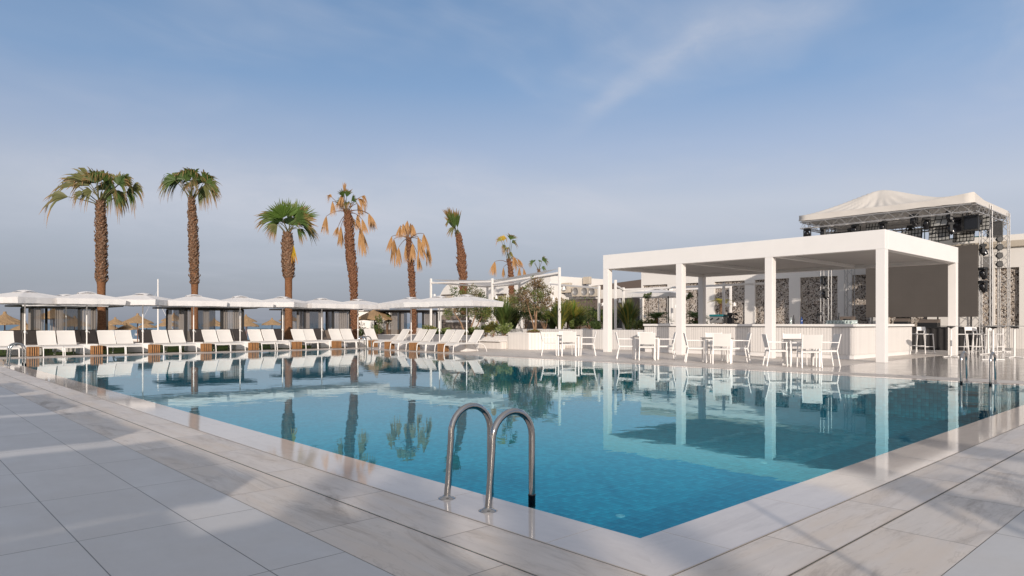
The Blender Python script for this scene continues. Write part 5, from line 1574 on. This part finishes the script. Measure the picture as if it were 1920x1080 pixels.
planter('back_planter', [PV(22.4, 30.0), PV(24.9, 30.0), PV(24.9, 36.0), PV(22.4, 36.0)], 0.52, 'low grey planter farther back with small shrubs under the parasols')
x0, y0 = PV(21.5, 24.0); 
t = thing('bench', (x0, y0, 0.004), 0, 'low white bench ledge built along the front of the long planter', 'bench')
b = MB(); b.box((0.2, 1.9, 0.36), (0.5, 3.8, 0.05), None, 0, 0.01); b.build('seat', M['white'], t)
b = MB(); b.box((0.26, 1.9, 0.165), (0.34, 3.7, 0.33)); b.build('base', M['clad'], t)

# ------------------------------------------------------------------ shade pergolas: white posts, sloping bars and stretched sails
def lamp_on(post, x, y, z, s=1):
    b = MB()
    b.tube([(x, y, z), (x + 0.14 * s, y - 0.10, z + 0.02)], 0.012, 5)
    b.lathe([(0.10, 0.0), (0.06, 0.12), (0.03, 0.2), (0.0, 0.2)], 10, (x + 0.16 * s, y - 0.12, z - 0.12))
    b.build('spotlight', M['white'], post)
def pergola(lab, posts, bars, sails, z0):
    """posts: key -> (v, u, ztop)"""
    k0 = list(posts)[0]
    ox, oy = PV(posts[k0][0], posts[k0][1])
    t = thing('pergola', (ox, oy, z0), 0, lab, 'pergola')
    L = {}
    for k, (v, u, z) in posts.items():
        x, y = PV(v, u); L[k] = Vector((x - ox, y - oy, z - z0))
        b = MB(); b.box((L[k].x, L[k].y, L[k].z / 2), (0.11, 0.11, L[k].z), None, 0, 0.006); po = b.build('post', M['white'], t)
        lamp_on(po, L[k].x + 0.05, L[k].y, L[k].z - 1.05)
    for a, c, da, dc in bars:
        b = MB(); b.bar(L[a] + Vector((0, 0, da)), L[c] + Vector((0, 0, dc)), 0.08, 0.10, 0, 0.005); b.build('crossbar', M['white'], t)
    for (a, c, d, e, dz) in sails:
        pa, pc, pd, pe = [L[q] + Vector((0, 0, w)) for q, w in zip((a, c, d, e), dz)]
        b = MB()
        def fn(u, v):
            p = (pa * (1 - u) + pc * u) * (1 - v) + (pe * (1 - u) + pd * u) * v
            k = 0.10
            cen = (pa + pc + pd + pe) / 4
            pull = k * (4 * u * (1 - u) * (1 - 4 * v * (1 - v)) + 4 * v * (1 - v) * (1 - 4 * u * (1 - u)))
            q = p.lerp(cen, pull * 0.6)
            q.z = p.z - 0.18 * 16 * u * (1 - u) * v * (1 - v) * 0.6
            return tuple(q)
        b.grid(fn, 16, 16); b.build('sail', M['sail'], t)
    return t
vf, vr = 26.3, 30.6
ua_, ub_, uc_ = on_v(808, vf), on_v(923, vf), on_v(1049, vf)
pergola('tall white pergola with two stretched shade sails, behind planters and olive tree',
        {'c': (vf, uc_, 4.1), 'b': (vf, ub_, 3.78), 'a': (vf, ua_, 4.05), 'f': (vr, on_v(1003, vr), 4.15), 'd': (vr, on_v(914, vr), 3.75), 'i': (vr, on_v(1123, vr), 3.35), 'e': (vr - 1.5, on_v(974, vr - 1.5), 3.7), 'g': (vr + 2, on_v(1031, vr + 2), 3.9)},
        [('a', 'b', -.28, -.18), ('b', 'c', -.3, -.28), ('a', 'd', -.25, -.1), ('d', 'e', -.1, -.1), ('e', 'f', -.2, -.1), ('f', 'c', -.15, -.35), ('g', 'i', -.14, -.14)],
        [('a', 'b', 'e', 'd', (-.06, -.10, -.05, -.05)), ('b', 'c', 'f', 'e', (-.10, -.05, -.05, -.05))], TZ)
v2 = 31.0
pergola('lower white pergola of slim posts and level bars behind the bar', 
        {'j': (v2, on_v(1169, v2), 3.2), 'k': (v2 + 2.5, on_v(1202, v2 + 2.5), 2.7), 'l': (v2, on_v(1357, v2), 3.2), 'm': (v2 + 4.5, on_v(1370, v2 + 4.5), 3.35), 'n': (v2 - 2.6, on_v(1154, v2 - 2.6), 3.45), 'q': (v2 , on_v(1436, v2), 3.2), 'r': (v2 + 4.5, on_v(1260, v2 + 4.5), 3.3)},
        [('j', 'l', -.12, -.12), ('l', 'q', -.12, -.12), ('r', 'm', -.1, -.1), ('j', 'r', -.12, -.1), ('n', 'j', -.3, -.13)], [], 0.3)
x, y = PV(32.5, on_v(1235, 32.5))
o = place(par, False, (x, y, TZ), R_(10), 'big pale grey parasol behind the bar, before the pebble panels'); o.scale = (1.15, 1.15, 0.95)
x, y = PV(33, on_v(1253, 33.0))
t = thing('thin_pole', (x, y, 0), 0, 'thin dark pole standing behind the bar before a pebble panel', 'pole')
b = MB(); b.tube([(0, 0, 0), (0, 0, 3.1)], [0.045, 0.035], 8); b.build('pole', M['dark'], t)
b = MB(); b.lathe([(0.05, 3.1), (0.07, 3.14), (0.05, 3.2), (0, 3.21)], 10); b.lathe([(0.12, 0), (0.12, 0.02), (0.05, 0.05)], 10); b.build('cap', M['dark'], t)
# ------------------------------------------------------------------ shrubs, small trees, potted palms
def leaves(b, centre, radii, n, size, rr, m=0, asp=2.2, up=0.2, shell=0.45):
    """n leaf-sized faces through a lumpy ellipsoid"""
    c = Vector(centre)
    for _ in range(n):
        while True:
            p = Vector((rr.uniform(-1, 1), rr.uniform(-1, 1), rr.uniform(-1, 1)))
            if shell * rr.random() < p.length < 1: break
        q = c + Vector((p.x * radii[0], p.y * radii[1], p.z * radii[2]))
        d = (p + Vector((rr.uniform(-.7, .7), rr.uniform(-.7, .7), rr.uniform(-.5, .7) + up))).normalized()
        s = d.cross(Vector((rr.uniform(-1, 1), rr.uniform(-1, 1), rr.uniform(-1, 1)))).normalized()
        L = size * rr.uniform(.6, 1.3); w = L / asp / 2
        b.add([q - d * L * .5, q + s * w, q + d * L * .5, q - s * w], [(0, 1, 2, 3)], m)
def shrub(name, loc, r, h, mats_, lab, seed, leaf=0.09, n=900, clumps=7, group='shrubs in the planters', cat='shrub', asp=2.2):
    rr = random.Random(seed)
    t = thing(name, loc, rr.uniform(0, 6), lab, cat, group)
    b = MB(); st = MB()
    for k in range(clumps):
        a = rr.uniform(0, 6.28); q = rr.uniform(0, r * 0.72)
        zc_ = rr.uniform(h * .35, h * .80)
        c = (q * math.cos(a), q * math.sin(a), zc_)
        cr = r * rr.uniform(.32, .55)
        leaves(b, c, (cr, cr, min(cr * .9, h * .35)), n // clumps, leaf, rr, rr.randrange(len(mats_)), asp)
        st.tube([(0.2 * c[0], 0.2 * c[1], 0), (c[0] * .6, c[1] * .6, zc_ * .5), c], [0.016, 0.012, 0.006], 5)
    b.build('foliage', [M[q] for q in mats_], t)
    st.build('stem', M['olivebark'], t)
    return t
def blades(name, loc, h, n, mats_, lab, seed, spread=0.6, w=0.03, cat='plant', group='spiky plants on the terrace', trunk=0.0):
    """long arching leaves from one or several hearts: cordylines, sago palms, grasses"""
    rr = random.Random(seed)
    t = thing(name, loc, 0, lab, cat, group)
    b = MB()
    for _ in range(n):
        a = rr.uniform(0, 6.28); L = h * rr.uniform(.65, 1.1); out_ = rr.uniform(.15, 1.0) * spread
        d = Vector((math.cos(a), math.sin(a), 0)); s = Vector((-math.sin(a), math.cos(a), 0))
        r0 = rr.uniform(0, 0.12)
        vs = []
        for k in range(6):
            f = k / 5
            p = d * (r0 + out_ * L * f ** 1.3) + Vector((0, 0, trunk + L * (f - 0.62 * out_ * f ** 2.4)))
            ww = w * [0.7, 1, 1, .8, .5, .06][k]
            vs += [p - s * ww, p + s * ww]
        b.add(vs, [(2 * k, 2 * k + 1, 2 * k + 3, 2 * k + 2) for k in range(5)], rr.randrange(len(mats_)), False)
    b.build('foliage', [M[q] for q in mats_], t)
    if trunk:
        b = MB(); b.tube([(0, 0, 0), (0.02, 0, trunk * .5), (0, 0, trunk + .05)], [0.09, 0.075, 0.07], 9); b.build('trunk', M['boots'], t)
    return t
def pinnate(name, loc, h, n, mat_, lab, seed, trunk=0.4, L=1.1):
    """feather-leaved small palm"""
    rr = random.Random(seed)
    t = thing(name, loc, 0, lab, 'small palm', 'small feather-leaved palms on the terrace')
    b = MB()
    for i in range(n):
        a = 2 * math.pi * i / n + rr.uniform(-.2, .2); el = rr.uniform(.35, 1.3)
        d = Vector((math.cos(a), math.sin(a), 0)); s = Vector((-math.sin(a), math.cos(a), 0))
        LL = L * rr.uniform(.8, 1.1)
        mid = [Vector((0, 0, trunk)) + d * (LL * f * math.cos(el) * (1 + .2 * f)) + Vector((0, 0, LL * (math.sin(el) * f - 0.62 * f * f))) for f in [k / 12 for k in range(13)]]
        b.tube(mid, [0.014 * (1 - .8 * k / 12) for k in range(13)], 4)
        for k in range(2, 13):
            for sg in (-1, 1):
                l2 = 0.30 * LL * math.sin(math.pi * (0.12 + 0.83 * k / 13)) + .05
                tipp = mid[k] + s * sg * l2 + d * l2 * .5 + Vector((0, 0, rr.uniform(-.02, .10) * l2 * 3 - .1 * l2))
                dd = (mid[k] - mid[k - 1]).normalized() * 0.022
                b.add([mid[k] - dd, mid[k] + dd, tipp], [(0, 1, 2)])
    b.build('crown', M[mat_], t)
    b = MB(); b.tube([(0, 0, -0.02), (0, 0, trunk + 0.03)], [0.11, 0.09], 10); b.build('trunk', M['boots'], t)
    return t
def small_tree(name, loc, trunks, clumps, mats_, lab, seed, leaf=0.075, per=170, cat='tree', asp=3.2, bark='olivebark'):
    """trunks: lists of points; clumps: (x, y, z, r)"""
    rr = random.Random(seed)
    t = thing(name, loc, -ANG, lab, cat, 'small trees in the planters')
    b = MB()
    for path, r0 in trunks:
        k = len(path)
        b.tube(path, [r0 * (1 - .6 * i / (k - 1)) for i in range(k)], 8)
    for (x, y, z, r) in clumps:
        path = trunks[rr.randrange(len(trunks))][0]
        e = Vector(path[-1]); c = Vector((x, y, z))
        b.tube([e, e.lerp(c, .5) + Vector((rr.uniform(-.08, .08), rr.uniform(-.08, .08), .05)), c], [0.018, 0.012, 0.005], 5)
    b.build('trunk', M[bark], t)
    f = MB()
    for (x, y, z, r) in clumps:
        leaves(f, (x, y, z), (r, r, r * .85), int(per * (r / .35) ** 2), leaf, rr, rr.randrange(len(mats_)), asp, 0.3, .2)
        for _ in range(4):     # loose sprays past the clump's edge
            d = Vector((rr.gauss(0, 1), rr.gauss(0, 1), rr.gauss(.3, 1))).normalized()
            leaves(f, tuple(Vector((x, y, z)) + d * r * 1.05), (r * .3, r * .3, r * .3), int(per * .07), leaf, rr, rr.randrange(len(mats_)), asp)
    f.build('crown', [M[q] for q in mats_], t)
    return t
# olive tree in the corner planter
Y = 33.0; x, y = at(1003, Y); s = Y / FPX
small_tree('olive_tree', (x, y, 0.72), [([(0, 0, 0), (-.10, .05, .5), (-.28, .1, 1.1), (-.42, 0, 1.7)], .045), ([(0.03, 0, 0), (.05, 0, .6), (.10, .05, 1.2), (.16, 0, 1.9)], .05), ([(0, .05, 0), (.02, .12, .7), (-.05, .2, 1.4), (-.05, .1, 2.1)], .04)],
    [(-.75, .1, 1.38, .36), (-.45, -.2, 1.72, .40), (-.85, .2, 1.72, .30), (-.2, .1, 2.14, .36), (.05, -.1, 2.39, .34), (.45, .1, 2.01, .38), (.42, .2, 1.63, .38), (.1, -.2, 1.80, .36), (.6, -.1, 1.42, .30), (-.35, .2, 1.30, .34), (.25, .3, 2.31, .28), (-.6, 0, 2.01, .26), (.15, .2, 1.34, .3), (-.95, -.1, 1.55, .24), (.35, -.15, 1.21, .24)],
    ['leaf_olive', 'leaf_olive', 'leaf_olive', 'leaf_rust', 'leaf_green'], 'young olive tree with thin silvery crown in the angular white planter', 31, 0.115, 270)
# slanting olive behind the parasol
Y = 36.0; x, y = at(868, Y)
small_tree('leaning_olive', (x, y, 0.5), [([(0.15, 0, 0), (-.1, .1, .7), (-.5, .1, 1.3)], .06), ([(.25, 0, 0), (.5, .05, .7), (.72, .1, 1.35)], .055), ([(.3, .1, 0), (.75, .2, .6), (1.05, .2, 1.2)], .04)],
    [(-.5, .1, 1.55, .4), (0, -.1, 1.7, .45), (.5, .1, 1.75, .5), (.9, 0, 1.6, .45), (1.25, .1, 1.45, .4), (-.1, .2, 1.35, .4), (.45, .2, 1.3, .4), (.1, 0, 2.2, .38), (.5, .1, 2.4, .32), (-.45, .1, 2.35, .3), (.75, .2, 2.2, .3), (1.05, .1, 2.05, .24), (1.2, 0, 1.15, .32), (-.8, .1, 1.2, .3)],
    ['leaf_olive', 'leaf_dark', 'leaf_green'], 'slanting many-stemmed olive tree rising behind the nearest right-hand parasol', 32, 0.11, 220)
def P(px, Y, z): x, y = at(px, Y); return (x, y, z)
TZS = TZ + 0.0
# low planter shrubs
sh = [(910, 33.6, .56, .42, .62, ['leaf_pale', 'leaf_pale', 'leaf_green'], 'bushy variegated shrub at the left end of the long planter'),
      (926, 33.2, .56, .5, .75, ['leaf_pale', 'leaf_pale', 'leaf_yellow'], 'big cream-leaved shrub in the middle of the long planter'),
      (945, 32.9, .56, .45, .68, ['leaf_pale', 'leaf_pale', 'leaf_green'], 'cream-leaved shrub next to the angular planter'),
      (884, 35.3, .56, .35, .45, ['leaf_green', 'leaf_pale'], 'small green shrub at the nearest right-hand parasol pole'),
      (800, 39.0, .48, .65, .62, ['leaf_green', 'leaf_pale', 'leaf_yellow'], 'pale green shrub behind the far pair of right-hand loungers'),
      (820, 38.0, .48, .5, .5, ['leaf_green', 'leaf_dark'], 'darker green shrub left of the middle parasol pole'),
      (838, 37.3, .48, .45, .46, ['leaf_green', 'leaf_pale'], 'green shrub right of the middle parasol pole'),
      (676, 46.5, 0, .6, 1.4, ['leaf_green', 'leaf_dark'], 'dark shrub at the foot of the last parasol of the left row')]
for i, (px, Y, z, r, h, ms, lab) in enumerate(sh):
    shrub('shrub', P(px, Y, z), r, h, ms, lab, 40 + i, 0.10, 800)
# white oleander behind the corner ladder
t = shrub('oleander', P(711, 45.5, 0), .6, 2.0, ['leaf_green', 'leaf_dark', 'petal'], 'white-flowering bush between kiosk and the fourth cabana', 55, .12, 900, 9, None)
shrub('oleander', P(1290 - 1290 + 727, 46.5, 0), .4, 2.3, ['leaf_green', 'petal', 'leaf_dark'], 'tall thin white-flowering bush before the fourth cabana', 56, .12, 600, 7, None)
# ground cover under the olive
shrub('ground_cover', P(1003, 32.7, .72), .55, .16, ['leaf_yellow', 'leaf_rust', 'leaf_green'], 'low yellowish ground cover round the olive tree stem', 57, .06, 700, 9, None, 'ground cover')
# terrace planting
blades('spiky_palm', P(946, 36.5, .7), 2.0, 300, ['leaf_green', 'leaf_dark', 'frond'], 'tall spiky green plant left of the olive tree', 61, .6, .034)
blades('spiky_palm', P(962, 37.5, TZS), 1.7, 260, ['leaf_dark', 'frond'], 'dark spiky plant just behind the olive tree', 62, .7, .028)
blades('spiky_palm', P(1050, 36.8, TZS), 1.8, 380, ['leaf_green', 'frond', 'leaf_yellow'], 'spreading green spiky palm right of the tall pergola post', 63, .75, .034)
blades('spiky_palm', P(1074, 37.6, TZS), 1.8, 400, ['leaf_yellow', 'frond_fresh', 'frond_half'], 'yellowish spiky palm in front of the annexe', 64, .75, .034)
blades('spiky_palm', P(1036, 38.0, TZS), 1.5, 240, ['leaf_dark', 'frond'], 'dark spiky palm behind the tall pergola post', 65, .8, .028)
blades('spiky_palm', P(1178, 37.5, .75), 2.0, 330, ['frond', 'leaf_green', 'frond_half'], 'tall spiky palm left of the bar between two slim posts', 66, .6, .026)
blades('spiky_palm', P(1150, 38.5, .75), 1.5, 90, ['leaf_dark', 'frond'], 'dark spiky palm behind the leftmost pavilion column', 67, .7, .028)
for i, (px, Y, z, r, h, ms, lab) in enumerate(((1106, 41, TZS, 1.2, 1.75, ['leaf_green', 'leaf_dark'], 'rounded green bush in front of the dark annexe opening'), (1126, 40, TZS, .6, 1.2, ['leaf_dark', 'leaf_green'], 'dark bush left of the pavilion column'),
        (1085, 35.4, TZS, .5, .8, ['leaf_dark', 'leaf_green'], 'dark low shrub below the yellowish spiky palm'), (1117, 34.8, TZS, .35, .5, ['leaf_dark'], 'small dark shrub beside the terrace edge'),
        (903, 39.5, TZS, .8, 1.5, ['leaf_green', 'leaf_olive', 'leaf_yellow'], 'loose olive-green bush behind the leaning olive stems'), (930, 40.5, TZS, .95, 2.1, ['leaf_green', 'leaf_yellow', 'leaf_dark'], 'tall leafy bush behind the pergola post left of the spiky plants'),
        (990, 40.5, TZS, .8, 1.8, ['leaf_olive', 'leaf_green', 'leaf_rust'], 'brownish bush showing through the olive crown'), (1062, 39.6, TZS, 1.0, 2.0, ['leaf_yellow', 'leaf_green', 'leaf_rust'], 'tall yellow-green bush behind the spiky palms'), (982, 36.8, TZS, .75, 1.5, ['leaf_dark', 'leaf_green'], 'dark shrub behind the olive stems'),
        (1022, 37, TZS, .7, 1.4, ['leaf_dark', 'leaf_green'], 'dark shrub right of the olive stems'))):
    shrub('terrace_shrub', P(px, Y, z), r, h, ms, lab, 70 + i, .12, 1100, 9, 'shrubs on the terrace')
for i, (px, w, lab) in enumerate(((1187, .6, 'low shrub at the left end of the bar'), (1205, .5, 'low shrub left of the first fan palm behind the bar'), (1222, .5, 'low shrub below the round-headed tree behind the bar'), (1296, .6, 'low shrub right of the second front column, behind the bar'), (1312, .4, 'low shrub beside the dark rear column'))):
    shrub('bar_shrub', P(px, 35.5, .75), w, .62, ['leaf_green', 'leaf_yellow', 'leaf_dark'], lab, 80 + i, .10, 600, 6, 'low shrubs behind the bar')
b = MB(); x0, y0 = PV(30.3, 17.8); x1, y1 = PV(33.0, 24.5)
b.box(((x0 + x1) / 2, (y0 + y1) / 2, .40), (x1 - x0, y1 - y0, .80)); tag(b.build('rear_planter', M['clad']), 'white planter bed behind the bar carrying palms and low shrubs', 'planter')
pinnate('feather_palm', P(1231, 35.6, .8), 1.4, 15, 'frond', 'feather-leaved palm behind the bar left of the first front column', 91, .62, 1.0)
pinnate('feather_palm', P(1305, 35.8, .8), 1.4, 14, 'frond', 'feather-leaved palm behind the bar beside the dark rear column', 92, .62, 1.05)
pinnate('feather_palm', P(1352, 38.5, 1.0), 1.2, 11, 'frond_half', 'sparse palm against the third pebble panel', 93, 1.35, .7)
for px, Y, lab, sd in ((1215, 37.0, 'round-headed standard tree before the first pebble panel', 94), (1292, 37.0, 'round-headed standard tree between front column and dark rear column', 95)):
    x, y = at(px, Y); zc_ = zz(556, Y) - .8
    small_tree('standard_tree', (x, y, .8), [([(0, 0, 0), (.02, 0, zc_ * .5), (0, 0, zc_ - .1)], .025)], [(0, 0, zc_, .19), (.08, 0, zc_ + .08, .14), (-.09, .05, zc_ - .03, .13)], ['leaf_dark', 'leaf_green'], lab, sd, .05, 900, 'tree', 2.0)
# dark woven sofas on the terrace
sofa = thing('woven_sofa', (0, 0, 0), 0, '', 'sofa', 'dark woven sofas on the raised terrace')
b = MB(); b.box((0, 0, .22), (1.6, .8, .36), None, 0, .04); b.build('base', M['brownmesh'], sofa)
b = MB(); b.box((0, .36, .58), (1.6, .14, .5), None, 0, .05); b.build('backrest', M['brownmesh'], sofa)
for s in (-1, 1):
    b = MB(); b.box((s * .74, -.04, .48), (.13, .7, .18), None, 0, .04); b.build('armrest', M['brownmesh'], sofa)
b = MB(); b.box((0, -.05, .45), (1.3, .62, .12), None, 0, .04); b.build('cushion', M['canopy'], sofa)
for i, (px, Y, rz, lab) in enumerate(((1012, 40, -.4, 'dark sofa behind the olive tree'), (1092, 42, -.2, 'dark sofa left of the brown annexe opening'), (1113, 42.5, .3, 'dark sofa right of the yellowish palm'), (856, 38.8, -.5, 'dark sofa behind the leaning olive'))):
    x, y = at(px, Y); place(sofa, i == 0, (x, y, TZ), rz, lab)

# ------------------------------------------------------------------ unseen things behind the viewer shading the near paving, some added for that
def behind(cx, cy, lab, rot=0):
    x, y = cw(cx, cy)
    return place(par, False, (x, y), R_(rot), lab)
behind(-2.92, -1.45, 'white parasol behind the viewer, shading the left paving')
behind(-0.54, -4.00, 'white parasol behind the viewer, its shadow pointed near the steel rails')
behind(-5.07, 0.90, 'white parasol left of the viewer, shading paving farther along the pool')
behind(-7.17, 3.15, 'white parasol left of the viewer, farther along')
behind(-9.32, 5.4, 'white parasol left of the viewer, farthest along')
o = behind(-1.43, -6.2, 'added larger white parasol, unseen behind the viewer, shading the nearest left slabs'); o.scale = (1.25, 1.25, 1.25)  # unseen parasol, added and enlarged to shade the nearest slabs
x, y = cw(2.37, -3.2)
t = thing('thin_pole', (x, y, 0), 0, 'slim pole behind the viewer whose thin shadow crosses the right coping', 'pole')
b = MB(); b.tube([(0, 0, 0), (0, 0, 2.75)], 0.02, 8); b.build('pole', M['white'], t)
b = MB(); b.lathe([(0.05, 2.7), (0.08, 2.8), (0.06, 2.9), (0, 2.92)], 10); b.lathe([(0.12, 0), (0.12, 0.02), (0.03, 0.05)], 12); b.build('lamp', M['white'], t)  # lamp head is added; the unseen pole is known by its shadow alone
# a palm behind the viewer: its leaf shadows fall on the right-hand stone
s35 = 1299.0
def rear_palm(X, Y0, h, lab, seed, spec):
    rr = random.Random(seed)
    x, y = cw(X, Y0)
    t = thing('fan_palm', (x, y, 0), -ANG, lab, 'palm tree', 'fan palms behind the viewer')
    b = MB(); b.tube([(0, 0, 0), (0.05, 0, h * .5), (0, 0, h)], [.22, .18, .15], 12); b.build('trunk', M['boots'], t)
    b = MB()
    for (dx, dz, R, sp_) in spec:
        hst = Vector((dx, rr.uniform(-.3, .3), h + dz)); g0 = Vector((0, 0, h))
        path = [g0, g0.lerp(hst, .5) + Vector((0, 0, .1)), hst]
        b.tube(path, [.03, .022, .016], 5, 1)
        fan(b, hst, (hst - g0), Vector((0, -1, .2)), R, sp_, 26, .4, rr, 0, .07)
    b.build('crown', [M['frond'], M['petiole']], t)
rear_palm(4.9, -4.9, 3.0, 'palm behind the viewer throwing leaf shadows on the right stone border', 5,
          [(-.75, .10, .62, 110), (-.62, -.22, .55, 100), (-.3, .45, .6, 110), (.4, .4, .7, 120), (.8, .1, .7, 120), (.6, -.3, .6, 110)])
rear_palm(2.03, -15.4, 5.9, 'added palm, unseen behind the viewer, throwing a ragged shadow below the steel rails', 6,  # unseen palm added to cast the ragged shadow
          [(-.6, .2, .7, 120), (-.3, .6, .7, 120), (.3, .6, .7, 120), (.6, .15, .7, 120), (.4, -.3, .6, 110), (-.4, -.35, .6, 100)])
rear_palm(1.28, -13.8, 5.6, 'added palm, unseen behind the viewer, throwing a soft shadow left of the steel rails', 7,  # another unseen palm, put in for its soft shadow
          [(-.5, .2, .6, 120), (-.2, .55, .6, 120), (.3, .5, .6, 120), (.5, .05, .6, 120), (-.4, -.3, .5, 100)])
